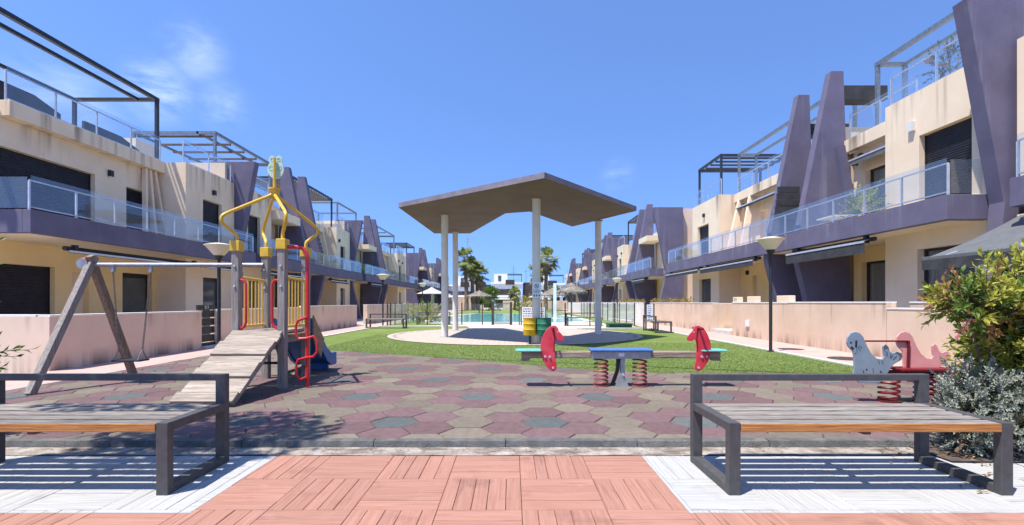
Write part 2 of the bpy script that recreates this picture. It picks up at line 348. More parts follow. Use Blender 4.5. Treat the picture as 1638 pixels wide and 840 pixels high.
def box(name, m, parent, *a, bevel=0): return MB().box(*a).build(name, m, parent, bevel=bevel)
def tag(o, label, cat, group=None):
    o['label'] = label; o['category'] = cat
    if group: o['group'] = group
    return o
def thing(name, label, cat, loc, group=None):
    o = bpy.data.objects.new(name, None); COL.objects.link(o); o.location = loc; o.empty_display_size = .2
    return tag(o, label, cat, group)
def struct(o): o['kind'] = 'structure'; return o
def copy_tree(o, parent=None):
    c = o.copy(); COL.objects.link(c); c.parent = parent
    for ch in list(o.children): copy_tree(ch, c)
    return c
def textmesh(name, s, size, m, parent, loc, rot, depth=.002):
    cu = bpy.data.curves.new(name, 'FONT'); cu.body = s; cu.size = size; cu.extrude = depth; cu.align_x = 'CENTER'; cu.align_y = 'CENTER'
    t = bpy.data.objects.new('tmp', cu); COL.objects.link(t)
    dg = bpy.context.evaluated_depsgraph_get(); dg.update()
    me = bpy.data.meshes.new_from_object(t.evaluated_get(dg))
    bpy.data.objects.remove(t); bpy.data.curves.remove(cu)
    me.materials.clear(); me.materials.append(M[m])
    o = bpy.data.objects.new(name, me); COL.objects.link(o); o.parent = parent
    off = Vector((0, 0, 0)); p = parent
    while p is not None: off += p.location; p = p.parent
    o.location = Vector(loc) - off; o.rotation_euler = rot
    return o
def clip(poly, a, b, c):
    """keep a*x+b*y+c >= 0"""
    out = []
    for i in range(len(poly)):
        p, q = poly[i], poly[(i + 1) % len(poly)]
        dp = a * p[0] + b * p[1] + c; dq = a * q[0] + b * q[1] + c
        if dp >= 0: out.append(p)
        if (dp >= 0) != (dq >= 0):
            t = dp / (dp - dq); out.append((p[0] + (q[0] - p[0]) * t, p[1] + (q[1] - p[1]) * t))
    return out
def px(x, y, Y): return Vector(((x - 819) / F_PX * Y, Y, CAMH + (HZ - y) / F_PX * Y))
def sheet(name, poly, z, m):
    mb = MB(); k = len(poly); mb.v = [(p[0], p[1], z) for p in poly]
    ar = sum(poly[i][0] * poly[(i + 1) % k][1] - poly[(i + 1) % k][0] * poly[i][1] for i in range(k))
    mb.face(list(range(k)) if ar > 0 else list(range(k))[::-1])
    return struct(mb.build(name, m))

# ================================================================== SETTING
sheet('ground', [(-900, -300), (900, -300), (900, 1500), (-900, 1500)], -.03, 'ground')

# ---- rubber safety floor of hexagonal tiles
TZ = .05
BND = [(-9, 11.6), (-6.1, 11.4), (-4.3, 10.7), (-3.5, 10.3), (-1.2, 9.1), (.43, 8.0), (1.3, 7.45), (2.15, 7.2), (3.6, 7.2), (5.0, 7.1), (9, 7.1)]
def bnd(x):
    for i in range(len(BND) - 1):
        if BND[i][0] <= x <= BND[i + 1][0]:
            t = (x - BND[i][0]) / (BND[i + 1][0] - BND[i][0]); return BND[i][1] + t * (BND[i + 1][1] - BND[i][1]), (BND[i + 1][1] - BND[i][1]) / (BND[i + 1][0] - BND[i][0])
    return 7.1, 0
RX0, RX1, RY0 = -6.05, 5.9, 3.72
xs = [RX0 + (RX1 - RX0) * i / 40 for i in range(41)]
fl = MB(); fl.prism([(RX0, RY0), (RX1, RY0)] + [(x, bnd(x)[0]) for x in xs[::-1]], 2, -.02, TZ - .008)
rubber = struct(fl.build('rubber_floor', 'rubber_base'))
HR = .22; GX, GY = .29, 4.24
def tile_poly(cx, cy, r):
    p = [(cx + r * math.cos(R(60 * i)), cy + r * math.sin(R(60 * i))) for i in range(6)]
    p = clip(p, 1, 0, -(RX0 + .004)); p = clip(p, -1, 0, RX1 - .004) if p else p
    p = clip(p, 0, 1, -(RY0 + .004)) if p else p
    if p:
        yb, sl = bnd(cx); p = clip(p, sl, -1, yb - sl * cx - .004)
    return p
def tile_mb(p, mb, dz=0, tilt=(0, 0)):
    cx = sum(q[0] for q in p) / len(p); cy = sum(q[1] for q in p) / len(p); n = len(p)
    k = len(mb.v)
    T = lambda x, y: TZ + dz + tilt[0] * (x - cx) + tilt[1] * (y - cy)
    for q in p: mb.v.append((q[0], q[1], .02))
    for q in p: mb.v.append((q[0], q[1], T(*q) - .005))
    for q in p:
        d = math.hypot(q[0] - cx, q[1] - cy) + 1e-6; f = max(0, 1 - .007 / d)
        mb.v.append((cx + (q[0] - cx) * f, cy + (q[1] - cy) * f, T(*q)))
    for r_ in (0, 1):
        for i in range(n):
            j = (i + 1) % n; mb.face([k + r_ * n + i, k + r_ * n + j, k + (r_ + 1) * n + j, k + (r_ + 1) * n + i])
    mb.face([k + 2 * n + i for i in range(n)])
tiles = []
for i in range(-28, 30):
    for j in range(-6, 26):
        cx = GX + 1.5 * HR * i; cy = GY + math.sqrt(3) * HR * (j + (.5 if i % 2 else 0))
        if not (RX0 - .2 < cx < RX1 + .2 and RY0 - .2 < cy < 12): continue
        p = tile_poly(cx, cy, HR - .0038)
        if len(p) < 3: continue
        ar = abs(sum(p[a][0] * p[(a + 1) % len(p)][1] - p[(a + 1) % len(p)][0] * p[a][1] for a in range(len(p)))) / 2
        if ar < .004: continue
        best = 9
        for a in range(-8, 9):
            for b in range(-3, 8):
                fx = GX + 6 * HR * a + (3 * HR if b % 2 else 0); fy = GY + 3 * math.sqrt(3) * HR * b
                best = min(best, math.hypot(fx - cx, fy - cy))
        c = 'rubber_green' if best < .1 else ('rubber_red' if best < HR * 1.9 else 'rubber_beige')
        inview = abs(cx) / cy < 1.12
        tiles.append((0 if inview else 1, cy - .3 * 0, cx, cy, p, c))
tiles.sort(key=lambda t: (t[0], t[1]))
rest = MB(); names = ['rubber_red', 'rubber_beige', 'rubber_green']
for n_, t in enumerate(tiles):
    dz = random.uniform(-.0025, .0025); tl = (random.uniform(-.008, .008), random.uniform(-.008, .008))
    if n_ < 295:
        mb = MB(); tile_mb(t[4], mb, dz, tl); mb.build('rubber_tile', t[5], rubber)
    else:
        rest.m = names.index(t[5]); tile_mb(t[4], rest, dz, tl)
rest.build('rubber_tiles', names, rubber, kind='stuff')
# front edging
e = MB()
for i in range(12):
    x0 = RX0 + i * 1.0; e.prism([(3.635, -.02), (3.715, -.02), (3.715, TZ + .003 + random.uniform(-.003, .003)), (3.655, TZ + random.uniform(-.003, .002))], 0, x0 + .003, x0 + .997)
struct(e.build('rubber_edging', 'rubber_edge'))
# rough concrete strip
rc = MB(); n = 90
for i in range(n):
    x0 = -8 + 16 * i / n; x1 = -8 + 16 * (i + 1) / n
    y0 = 3.455
    rc.quad((x0, y0 + .006 * math.sin(i * 1.7), .003), (x1, y0 + .006 * math.sin((i + 1) * 1.7), .003), (x1, 3.64, .005), (x0, 3.64, .005))
struct(rc.build('concrete_strip', 'rough_conc'))

# ---- stamped plank-pattern paving
SQ = .45; PX0, PY1 = -.397, 3.455
pav = MB(); pav.quad((-30, -14, -.012), (30, -14, -.012), (30, 3.46, -.012), (-30, 3.46, -.012))
paving = struct(pav.build('paving', 'stamp_joint'))
def plank_mb(mb, x0, x1, y0, y1, z):
    g = .0012; gy = .0028 if x1 - x0 > y1 - y0 else .0012; c = .0022
    x0 += g; x1 -= g; y0 += gy; y1 -= gy
    k = len(mb.v)
    mb.v += [(x0, y0, -.012), (x1, y0, -.012), (x1, y1, -.012), (x0, y1, -.012),
             (x0, y0, z - .003), (x1, y0, z - .003), (x1, y1, z - .003), (x0, y1, z - .003),
             (x0 + c, y0 + c, z), (x1 - c, y0 + c, z), (x1 - c, y1 - c, z), (x0 + c, y1 - c, z)]
    for a in (0, 4):
        for q in range(4):
            r_ = (q + 1) % 4; mb.face([k + a + q, k + a + r_, k + a + 4 + r_, k + a + 4 + q])
    mb.face([k + 8, k + 9, k + 10, k + 11])
farp = {k: MB() for k in ('stamp_x', 'stamp_y', 'white_x', 'white_y')}
WX0, WX1, WY = .93, -1.685, 2.52
cnt = 0
def place_plank(x0, x1, y0, y1, ax):
    global cnt
    # split by the white painted borders, so paint edges are crisp on the same stamped concrete
    pieces = []
    xc = [x0] + [c for c in (WX1, WX0) if x0 < c < x1] + [x1]
    for a, b in zip(xc, xc[1:]):
        yc = [y0] + ([WY] if y0 < WY < y1 and ((a + b) / 2 > WX0 or (a + b) / 2 < WX1) else []) + [y1]
        for c, d in zip(yc, yc[1:]): pieces.append((a, b, c, d))
    for a, b, c, d in pieces:
        if b - a < .012 or d - c < .012: continue
        xm, ym = (a + b) / 2, (c + d) / 2
        wh = ym > WY and ((WX0 < xm < 4.2) or (-4.4 < xm < WX1))
        mname = ('white_' if wh else 'stamp_') + ax
        z = random.uniform(-.0012, .0012)
        if d > 2.3 and abs(xm) / max(ym, .5) < 1.12 and cnt < 295:
            mb = MB(); plank_mb(mb, a, b, c, d, z); mb.build('plank', mname, paving); cnt += 1
        else: plank_mb(farp[mname], a, b, c, d, z)
for r_ in range(0, 9):
    for c_ in range(-16, 17):
        X0 = PX0 + c_ * SQ; Y1 = PY1 - r_ * SQ; Y0 = Y1 - SQ
        if (r_ + c_) % 2 == 1:
            q = [0] + [(k + random.uniform(-.16, .16)) / 5 for k in range(1, 5)] + [1]
            for a, b in zip(q, q[1:]): place_plank(X0 + SQ * a, X0 + SQ * b, Y0, Y1, 'y')
        else:
            q = [0] + [(k + random.uniform(-.16, .16)) / 4 for k in range(1, 4)] + [1]
            for a, b in zip(q, q[1:]): place_plank(X0, X0 + SQ, Y0 + SQ * a, Y0 + SQ * b, 'x')
for k in farp: farp[k].build('plank_field', k, paving, kind='stuff')

# ---- lawn, paths, kerbs, canopy circle, deck, pool
sheet('lawn', [(-5.95, 11.2), (-5.95, 78), (5.82, 78), (5.82, 6.9)] + [(x, bnd(x)[0] - .12) for x in xs[::-1]], .006, 'turf')
fb = MB(); rnd_ = random.Random(99)
for i in range(60000):
    x = rnd_.uniform(-4.6, 5.8); yb_ = bnd(x)[0]; y = yb_ + (rnd_.random() ** 1.8) * 6.0 - .015
    if (x - .1) ** 2 + (y - 16.4) ** 2 < 17.8: continue
    h_ = rnd_.uniform(.008, .017) + (.035 * rnd_.random() if y < yb_ + .04 else 0); a_ = rnd_.uniform(0, 6.28); w_ = .006
    lx, ly = math.cos(a_) * h_ * .5, math.sin(a_) * h_ * .5
    fb.m = 0 if rnd_.random() < .7 else 1
    fb.tri((x - w_, y, .006), (x + w_, y, .006), (x + lx, y + ly, .006 + h_))
fb.build('turf_fibres', ['turf_blade', 'turf_dry'], bpy.data.objects['lawn'], kind='stuff')
for s_, x0, x1, y0 in ((-1, -7.5, -6.08, 3.46), (1, 5.92, 7.5, 3.46)):
    pth = MB(); yy = y0
    pth.quad((x0, y0, -.006), (x1, y0, -.006), (x1, 80, -.006), (x0, 80, -.006))
    po = struct(pth.build('path', 'stamp_joint'))
    stones = MB(); i = 0
    while yy < 60:
        L_ = .45
        if yy < 22:
            for c in range(4):
                w = (x1 - x0) / 4; xa = x0 + c * w
                if (c + i) % 2: 
                    for k in range(4): MBx = plank_mb(stones, xa + w * k / 4, xa + w * (k + 1) / 4, yy, yy + L_, .002)
                else:
                    for k in range(4): MBx = plank_mb(stones, xa, xa + w, yy + L_ * k / 4, yy + L_ * (k + 1) / 4, .002)
        else: stones.box(x0, x1, yy, yy + L_ - .005, -.02, .002)
        yy += L_; i += 1
    stones.build('stamped_planks', 'stamp_path', po, kind='stuff')
for xk in (-6.02, 5.87):
    kb = MB(); y = 11.0 if xk < 0 else 6.9
    while y < 60: kb.box(xk - .05, xk + .05, y, y + .98, -.02, .03); y += 1.0
    struct(kb.build('kerb', 'kerb_white'))
CX, CY, CR = .1, 16.4, 4.2
circ = [(CX + CR * math.cos(2 * math.pi * i / 64), CY + CR * math.sin(2 * math.pi * i / 64)) for i in range(64)]
pc = sheet('canopy_paving', circ, .012, 'stamp_joint')
pm = MB(); y = CY - CR; j = 0
while y < CY + CR:
    x = CX - CR + (.0 if j % 2 else -.15)
    while x < CX + CR:
        q = [(x + .004, y + .003), (x + .296, y + .003), (x + .296, y + .147), (x + .004, y + .147)]
        if all((a - CX) ** 2 + (b - CY) ** 2 < CR * CR for a, b in q):
            pm.v += [(a, b, .018) for a, b in q]; k = len(pm.v); pm.face([k - 4, k - 3, k - 2, k - 1])
        x += .3
    y += .15; j += 1
pm.build('paver_field', 'pavers', pc, kind='stuff')
ring = MB()
for i in range(64):
    a0, a1 = 2 * math.pi * i / 64, 2 * math.pi * (i + .97) / 64
    P = lambda a, r, z: (CX + r * math.cos(a), CY + r * math.sin(a), z)
    ring.quad(P(a0, CR - .16, .021), P(a0, CR + .02, .021), P(a1, CR + .02, .021), P(a1, CR - .16, .021))
ring.build('edge_ring', 'pavers', pc, kind='stuff')
sheet('pool_deck', [(-1.7, 19.6), (2.6, 19.6), (5.6, 21.6), (5.6, 22.4), (4.6, 26), (4.4, 27), (-5.4, 27.5), (-4.4, 25.2), (-2.2, 23.5), (-5.7, 22.3), (-5.7, 21.7), (-2.0, 21.7)], .015, 'deck')
kk = MB()
kk.box(-5.9, -2.1, 21.75, 21.95, 0, .05); kk.box(2.7, 5.8, 19.9, 20.1, 0, .05)
struct(kk.build('lawn_kerb', 'kerb_white'))
pool = [(-4.6, 27.6), (-2.6, 26.6), (3.0, 26.6), (4.3, 28.5), (4.6, 36), (4.0, 44), (1, 47), (-3.4, 46), (-5.0, 40), (-3.6, 34), (-5.0, 31)]
cop = [(p[0] * 1.09 + .02, (p[1] - 36) * 1.045 + 36) for p in pool]
sheet('pool_coping', cop, .022, 'coping'); sheet('pool_water', pool, .027, 'water')


# ================================================================== BUILDINGS
def wall_x(mb, X, th, y0, y1, z0, z1, ops):
    """wall in a plane of constant X (thickness towards th sign), with openings (ya,yb,za,zb)"""
    ys = sorted({y0, y1, *[min(max(o[0], y0), y1) for o in ops], *[min(max(o[1], y0), y1) for o in ops]})
    for a, b in zip(ys, ys[1:]):
        if b - a < 1e-4: continue
        m_ = (a + b) / 2; cuts = sorted([(o[2], o[3]) for o in ops if o[0] < m_ < o[1]]); z = z0
        for c, d in cuts:
            if c > z + 1e-4: mb.box(X, X + th, a, b, z, c)
            z = max(z, d)
        if z < z1 - 1e-4: mb.box(X, X + th, a, b, z, z1)

def fill_opening(B, s, X, o, detail):
    """window or door filling: o = (y0,y1,z0,z1,kind)"""
    y0, y1, z0, z1, kind = o
    xi = X + s * .16
    if kind == 'shutter':
        f = MB().box(xi, xi + s * .03, y0, y1, z0, z1).build('window', 'shutter', B)
        sl = MB(); z = z0 + .03; stp = .055 if detail else .11
        while z < z1 - stp:
            sl.prism([(xi - s * .002, z), (xi - s * .016, z + stp * .3), (xi - s * .016, z + stp * .7), (xi - s * .002, z + stp * .96)], 1, y0 + .03, y1 - .03); z += stp
        sl.build('shutter_slats', 'shutter', f, kind='stuff')
        fr = MB(); fr.box(xi - s * .03, xi, y0, y0 + .03, z0, z1); fr.box(xi - s * .03, xi, y1 - .03, y1, z0, z1); fr.build('frame', 'dark_frame', f)
    elif kind == 'glass':
        f = MB(); w = .06
        f.box(xi, xi + s * .06, y0, y1, z1 - w, z1); f.box(xi, xi + s * .06, y0, y1, z0, z0 + w)
        f.box(xi, xi + s * .06, y0, y0 + w, z0 + w, z1 - w); f.box(xi, xi + s * .06, y1 - w, y1, z0 + w, z1 - w)
        ym = (y0 + y1) / 2; f.box(xi - s * .01, xi + s * .05, ym - w / 2, ym + w / 2, z0 + w, z1 - w)
        f = f.build('window', 'dark_frame', B)
        for a, b in ((y0 + w, ym - w / 2), (ym + w / 2, y1 - w)):
            box('pane', 'glass' if detail else 'villa_glass', f, xi + s * .03, xi + s * .036, a, b, z0 + w, z1 - w)
        box('dark_backing', 'shutter', f, xi + s * .125, xi + s * .135, y0, y1, z0, z1)  # near-black sheet standing in for the unlit room behind the panes
        if detail:
            cu = MB(); nn = 14; ya_, yb2 = ym + .05, y1 - .02
            for q in range(nn):
                a_, b_ = ya_ + (yb2 - ya_) * q / nn, ya_ + (yb2 - ya_) * (q + 1) / nn
                cu.quad((xi + s * (.10 + .014 * (q % 2)), a_, z0 + .05), (xi + s * (.10 + .014 * ((q + 1) % 2)), b_, z0 + .05), (xi + s * (.10 + .014 * ((q + 1) % 2)), b_, z1), (xi + s * (.10 + .014 * (q % 2)), a_, z1))
            cu.build('curtain', 'curtain', f)
    elif kind == 'door':
        f = MB().box(xi, xi + s * .05, y0, y1, z0, z1).build('door', 'cream_clean', B)
        MB().box(xi - s * .03, xi - .001 * s, y0 + .06, y0 + .09, z0 + .95, z0 + 1.1).build('handle', 'alu', f)
    else:   # dark door
        f = MB().box(xi, xi + s * .05, y0, y1, z0, z1).build('door', 'dark_frame', B)
        MB().box(xi - s * .012, xi - s * .001, y0 + .12, y1 - .12, z0 + .15, z1 - .15).build('door_panel', 'villa_glass', f)

def railing(B, s, X, y0, y1, zb, zt, step, detail, end=True):
    n = max(1, round((y1 - y0) / step)); d = (y1 - y0) / n; pr = .018
    for i in range(n + 1):
        y = y0 + i * d
        box('railing_post', 'alu', B, X - pr, X + pr, y - pr, y + pr, zb, zt - .10)
    for i in range(n):
        a, b = y0 + i * d + .04, y0 + (i + 1) * d - .04
        g = box('glass_panel', 'glass', B, X - s * .03, X - s * .022, a - .03, b + .03, zb + .05, zt + .02)
        if detail:
            box('clip', 'alu', g, X - .018, X + .018, a - .02, b + .02, zb + .05, zb + .075)
    box('handrail', 'alu', B, X - .018, X + .018, y0, y1, zt - .10, zt - .075)

VF = [(.07, 7.0), (.80, 3.05), (.74, 2.4), (.15, 0.0)]       # outer edge of the wide-topped fins (u, z)
def vfin(B, s, Xb, y0, y1, dz, uin=1.88):
    P = [(s * (Xb + u), max(z + dz, -.02)) for u, z in VF]
    mb = MB().prism(P + [(s * (Xb + uin), -.02), (s * (Xb + uin), 7.0 + dz)], 1, y0, y1)
    return mb.build('fin', 'purple', B, bevel=.015)
def afin(B, s, Xb, y0, y1, dz, top=8.3):
    E = [(1.2, top), (.20, 3.30), (.13, 2.6), (.75, 0)]
    P = [(s * (Xb + u), max(z + dz, -.02)) for u, z in E]
    mb = MB().prism(P + [(s * (Xb + 1.88), -.02), (s * (Xb + 1.60), top + dz)], 1, y0, y1)
    return mb.build('fin', 'purple', B, bevel=.015)

def pergola(B, s, xa, xb, y0, y1, z0, z1, mname='black_metal', slats=None, extra=()):
    """rectangular frame: beams along Y at X = xa, xb and extra, cross beams at both ends, posts at corners"""
    t = .055
    root = MB()
    root.box(xa - t, xa + t, y0, y1, z1 - .12, z1)
    root = root.build('pergola', mname, B)
    for x in (xb,) + tuple(extra): box('beam', mname, root, x - t * .8, x + t * .8, y0, y1, z1 - .11, z1 - .01)
    lo, hi = min(xa, xb), max(xa, xb)
    for y in (y0 + t, y1 - t): box('beam', mname, root, lo + t, hi - t, y - t, y + t, z1 - .115, z1 - .005)
    for x in (xa, xb):
        for y in (y0 + t, y1 - t): box('post', mname, root, x - t * .9, x + t * .9, y - t * .9, y + t * .9, z0, z1 - .12)
    if slats:
        mm, n = slats
        for i in range(n):
            y = y0 + .2 + (y1 - y0 - .4) * i / max(1, n - 1)
            box('slat', mm, root, lo + t, hi - t, y - .05, y + .05, z1 - .20, z1 - .125)
    return root

def folded_awning(B, s, X, y0, y1, z, drop=.28, out=.25, m='canvas_dark'):
    c = MB().tube([(X, y0, z), (X, y1, z)], .055, 10).build('awning_roll', m, B, smooth=True)
    box('front_bar', 'alu', c, X - s * (out + .03), X - s * out, y0, y1, z - .10, z - .05)
    f = MB(); f.quad((X - s * out, y0, z - .06), (X - s * out, y1, z - .06), (X, y1, z + .03), (X, y0, z + .03))
    f.prism([(X - s * (out + .005), z - .06), (X - s * (out + .015), z - .06), (X - s * (out + .02), z - .06 - drop), (X - s * (out + .01), z - .06 - drop)], 1, y0, y1)
    f.build('awning_cloth', m, c)
    for y in (y0 + .25, y1 - .25):
        box('bracket', 'black_metal', c, X + s * .02, X - s * .08, y - .05, y + .05, z - .08, z + .10)

def wall_lamp(B, s, X, y, z):
    o = box('wall_lamp', 'black_metal', B, X, X - s * .10, y - .06, y + .06, z, z + .18)
    box('lamp_glass', 'lamp_cream', o, X - s * .02, X - s * .08, y - .05, y + .05, z - .03, z - .001)

def building(label, s, Xb, dz, y0, y1, segs, bands, v=(), a=(), pergs=(), rolls=(), detail=False, lamps=(), back=9.0, caps=()):
    """segs: (kind, ya, yb, upper openings, ground openings); kind 'slab' or 'block'"""
    B = thing('apartment_block', label, 'building', (s * (Xb + 3), (y0 + y1) / 2, 0))
    X = lambda u: s * (Xb + u)
    G = -.02
    # body behind: side walls, back, roof deck
    w = MB(); 
    w.box(X(1.92), X(back), y0, y0 + .2, G, 6.06 + dz); w.box(X(1.92), X(back), y1 - .2, y1, G, 6.06 + dz)
    w.box(X(back - .2), X(back), y0 + .2, y1 - .2, G, 6.06 + dz)
    w.build('side_wall', 'cream', B)
    box('roof_deck', 'kerb_white', B, X(1.96), X(back - .2), y0 + .2, y1 - .2, 5.78 + dz, 5.9 + dz)
    for kind, ya, yb, up, gr in segs:
        uw = 1.9 if kind == 'slab' else .9
        if kind == 'slab':
            m_ = MB(); wall_x(m_, X(1.9), s * .3, ya, yb, G, 2.77 + dz, [(o[0], o[1], o[2] + dz, o[3] + dz) for o in gr]); m_.build('wall', 'ochre', B)
            m_ = MB(); wall_x(m_, X(1.9), s * .3, ya, yb, 2.951 + dz, 5.715 + dz, [(o[0], o[1], o[2] + dz, o[3] + dz) for o in up]); m_.build('wall', 'cream', B)
            r_ = MB().box(X(1.6), X(2.3), ya, yb, 5.72 + dz, 6.1 + dz).build('roof_edge', 'cream', B, bevel=.01)
        else:
            m_ = MB(); wall_x(m_, X(.9), s * .3, ya, yb, G, 2.77 + dz, [(o[0], o[1], o[2] + dz, o[3] + dz) for o in gr])
            m_.box(X(1.201), X(1.899), ya, ya + .25, G, 2.77 + dz); m_.box(X(1.201), X(1.899), yb - .25, yb, G, 2.77 + dz)
            m_.build('wall', 'cream_clean', B)
            m_ = MB(); wall_x(m_, X(.9), s * .3, ya, yb, 2.951 + dz, 6.1 + dz, [(o[0], o[1], o[2] + dz, o[3] + dz) for o in up])
            m_.box(X(1.201), X(1.899), ya, ya + .25, 2.951 + dz, 6.1 + dz); m_.box(X(1.201), X(1.899), yb - .25, yb, 2.951 + dz, 6.1 + dz)
            m_.box(X(1.201), X(2.0), ya + .25, yb - .25, 5.8 + dz, 5.9 + dz)
            m_.build('wall', 'cream', B)
        for o in list(up) + list(gr):
            fill_opening(B, s, X(uw), (o[0], o[1], o[2] + dz, o[3] + dz, o[4]), detail)
        # roof railing
        ur = 1.75 if kind == 'slab' else 1.02
        railing(B, s, X(ur), ya + .05, yb - .05, 6.1 + dz, 6.93 + dz, 1.25 if detail else 2.2, detail)
    for ya, yb in bands:
        box('balcony_floor', 'cream_clean', B, X(.20), X(1.895), ya + .02, yb - .02, 2.772 + dz, 2.948 + dz)
        b_ = MB(); b_.box(X(0), X(.18), ya, yb, 2.765 + dz, 3.27 + dz)
        b_.box(X(.181), X(.88), ya, ya + .16, 2.765 + dz, 3.27 + dz); b_.box(X(.181), X(.88), yb - .16, yb, 2.765 + dz, 3.27 + dz)
        b_.build('balcony_band', 'purple', B, bevel=.008)
        railing(B, s, X(.09), ya + .06, yb - .06, 3.27 + dz, 4.0 + dz, 1.15 if detail else 2.0, detail)
        yv = ya + .08
        gp = box('glass_panel', 'glass', B, X(.16), X(.80), yv - .006, yv + .006, 3.31 + dz, 3.99 + dz)
    for ya, yb in v: vfin(B, s, Xb, ya, yb, dz)
    for ya, yb, tp in a: afin(B, s, Xb, ya, yb, dz, tp)
    for p in pergs: pergola(B, s, *p[:6], **(p[6] if len(p) > 6 else {}))
    for r_ in rolls: folded_awning(B, s, X(r_[2]), r_[0], r_[1], r_[3] + dz, *r_[4:])
    for u, y, z in lamps: wall_lamp(B, s, X(u), y, z + dz)
    for c in caps: box(c[0], c[1], B, X(c[2]), X(c[3]), c[4], c[5], c[6] + dz, c[7] + dz)
    return B

XR, XL, DL = 8.7, 10.4, -.15
U, Gd = (3.0, 4.98), (.1, 2.28)
# ---------------- right side
R0 = building('cream apartment block at the right edge with a grey awning let out', 1, XR, 0, 2.6, 9.15,
    [('slab', 2.6, 6.4, [(3.2, 5.6, *U, 'shutter')], [(3.2, 5.6, *Gd, 'glass')]),
     ('block', 6.4, 9.15, [(6.9, 8.3, *U, 'shutter')], [(6.8, 8.4, .3, 2.3, 'glass')])],
    [(2.6, 8.42)], detail=True)
# let-out awning of that block
aw = MB(); za, zf, xa, xf, ya, yb = 2.70, 1.90, 9.32, 7.55, 5.3, 8.84
nseg = 8
for i in range(nseg):
    t0, t1 = i / nseg, (i + 1) / nseg; sg = lambda t: -.05 * math.sin(math.pi * t)
    aw.quad((xa + (xf - xa) * t0, ya, za + (zf - za) * t0 + sg(t0)), (xa + (xf - xa) * t0, yb, za + (zf - za) * t0 + sg(t0)), (xa + (xf - xa) * t1, yb, za + (zf - za) * t1 + sg(t1)), (xa + (xf - xa) * t1, ya, za + (zf - za) * t1 + sg(t1)))
awn = aw.build('awning', 'canvas_grey', R0, smooth=True)
box('front_bar', 'canvas_grey', awn, xf - .03, xf + .03, ya, yb, zf - .04, zf + .03, bevel=.01)
vl = MB()
for i in range(24):
    a, b = ya + (yb - ya) * i / 24, ya + (yb - ya) * (i + 1) / 24
    d0, d1 = .02 * math.sin(i * 1.9), .02 * math.sin((i + 1) * 1.9)
    vl.quad((xf - .032, a, zf - .03), (xf - .032, b, zf - .03), (xf - .04 + d1, b, zf - .21), (xf - .04 + d0, a, zf - .21))
vl.build('valance', 'canvas_dark', awn)
for y in (ya + .4, yb - .4):
    MB().bar((xa - .05, y, za - .25), ((xa + xf) / 2 - .1, y + .1, (za + zf) / 2 - .17), .04, .05).bar(((xa + xf) / 2 - .1, y + .1, (za + zf) / 2 - .17), (xf + .02, y, zf), .04, .05).build('awning_arm', 'alu', awn)

R1 = building('cream apartment block on the right with two tall purple fins and long balcony', 1, XR, 0, 9.78, 27.1,
    [('block', 9.66, 12.38, [(10.05, 11.35, 3.0, 5.03, 'shutter')], [(9.98, 11.4, .3, 2.36, 'glass')]),
     ('slab', 12.38, 14.93, [(12.75, 14.45, 3.0, 5.08, 'glass')], [(12.95, 14.6, .1, 2.32, 'glass')]),
     ('slab', 15.25, 16.64, [], [(15.4, 16.4, .1, 2.2, 'dark')]),
     ('slab', 16.95, 22.3, [(17.6, 18.6, *U, 'glass'), (19.9, 20.6, *U, 'door')], [(18.0, 19.2, *Gd, 'glass'), (20.6, 21.2, *Gd, 'door')]),
     ('block', 22.3, 25.6, [(23.5, 24.9, *U, 'shutter')], [(23.25, 24.7, *Gd, 'dark')]),
     ('slab', 25.6, 27.1, [], [])],
    [(9.64, 27.1)], v=[(9.29, 9.6)], a=[(14.95, 15.22, 8.3), (16.66, 16.93, 8.3)],
    pergs=[(XR + 1.8, XR + 5.2, 24.1, 27.0, 5.9, 8.55, dict(mname='black_metal', slats=('canvas_dark', 5))),
           (11.3, 12.15, 17.0, 24.0, 5.9, 8.5, dict(mname='steel_blue')),
           (11.35, 12.2, 9.9, 15.0, 5.9, 8.55, dict(mname='steel_blue'))],
    rolls=[(17.2, 22.0, .16, 2.69, .22), (22.3, 26.9, .16, 2.69, .16), (11.75, 15.1, .16, 2.66, .30), (17.4, 21.9, 1.75, 5.45, .12), (12.5, 14.6, 1.72, 5.45, .18, .2, 'canvas_grey')],
    lamps=[(1.9, 14.8, 5.3), (1.9, 17.2, 4.9), (.9, 24.0, 5.35), (1.9, 21.6, 2.35)], detail=True,
    caps=[('folded_canvas', 'canvas_dark', 1.72, 3.2, 15.25, 15.75, 7.55, 7.98), ('folded_canvas', 'canvas_dark', 1.72, 3.2, 16.95, 17.4, 7.0, 7.4),
          ('terrace_wall', 'cream_clean', 1.95, 3.6, 15.5, 15.62, 5.9, 6.75), ('air_conditioner', 'ac_white', 2.4, 3.1, 22.6, 23.4, 5.9, 6.5)])
box('wall_light', 'ac_white', R1, XR + .9, XR + .82, 11.45, 11.6, 5.2, 5.42)
box('balcony_table', 'ac_white', R1, XR + .6, XR + 1.2, 13.9, 14.7, 3.6, 3.64)
# stair treads between the two tall fins
for i in range(5):
    box('stair_slat', 'canvas_dark', R1, XR + .25 + .04 * i, XR + 1.15, 16.40 + .02 * i, 16.46 + .02 * i, 3.95 + .23 * i, 4.15 + .23 * i)
def lean(B, s, Xb, y, dz, m='purple'):
    MB().bar((s * (Xb + 1.45), y, 2.96 + dz), (s * (Xb + .95), y, 5.7 + dz), .16, .25, (1, 0, 0)).build('strut', m, B)
lean(R1, 1, XR, 14.2, 0); 
MB().bar((XR + .95, 21.6, 2.96), (XR + 1.7, 21.9, 5.71), .22, .16, (0, 1, 0)).build('strut', 'cream', R1)
MB().bar((XR + 1.1, 20.6, 2.96), (XR + 1.7, 20.9, 5.71), .22, .16, (0, 1, 0)).build('strut', 'cream', R1)

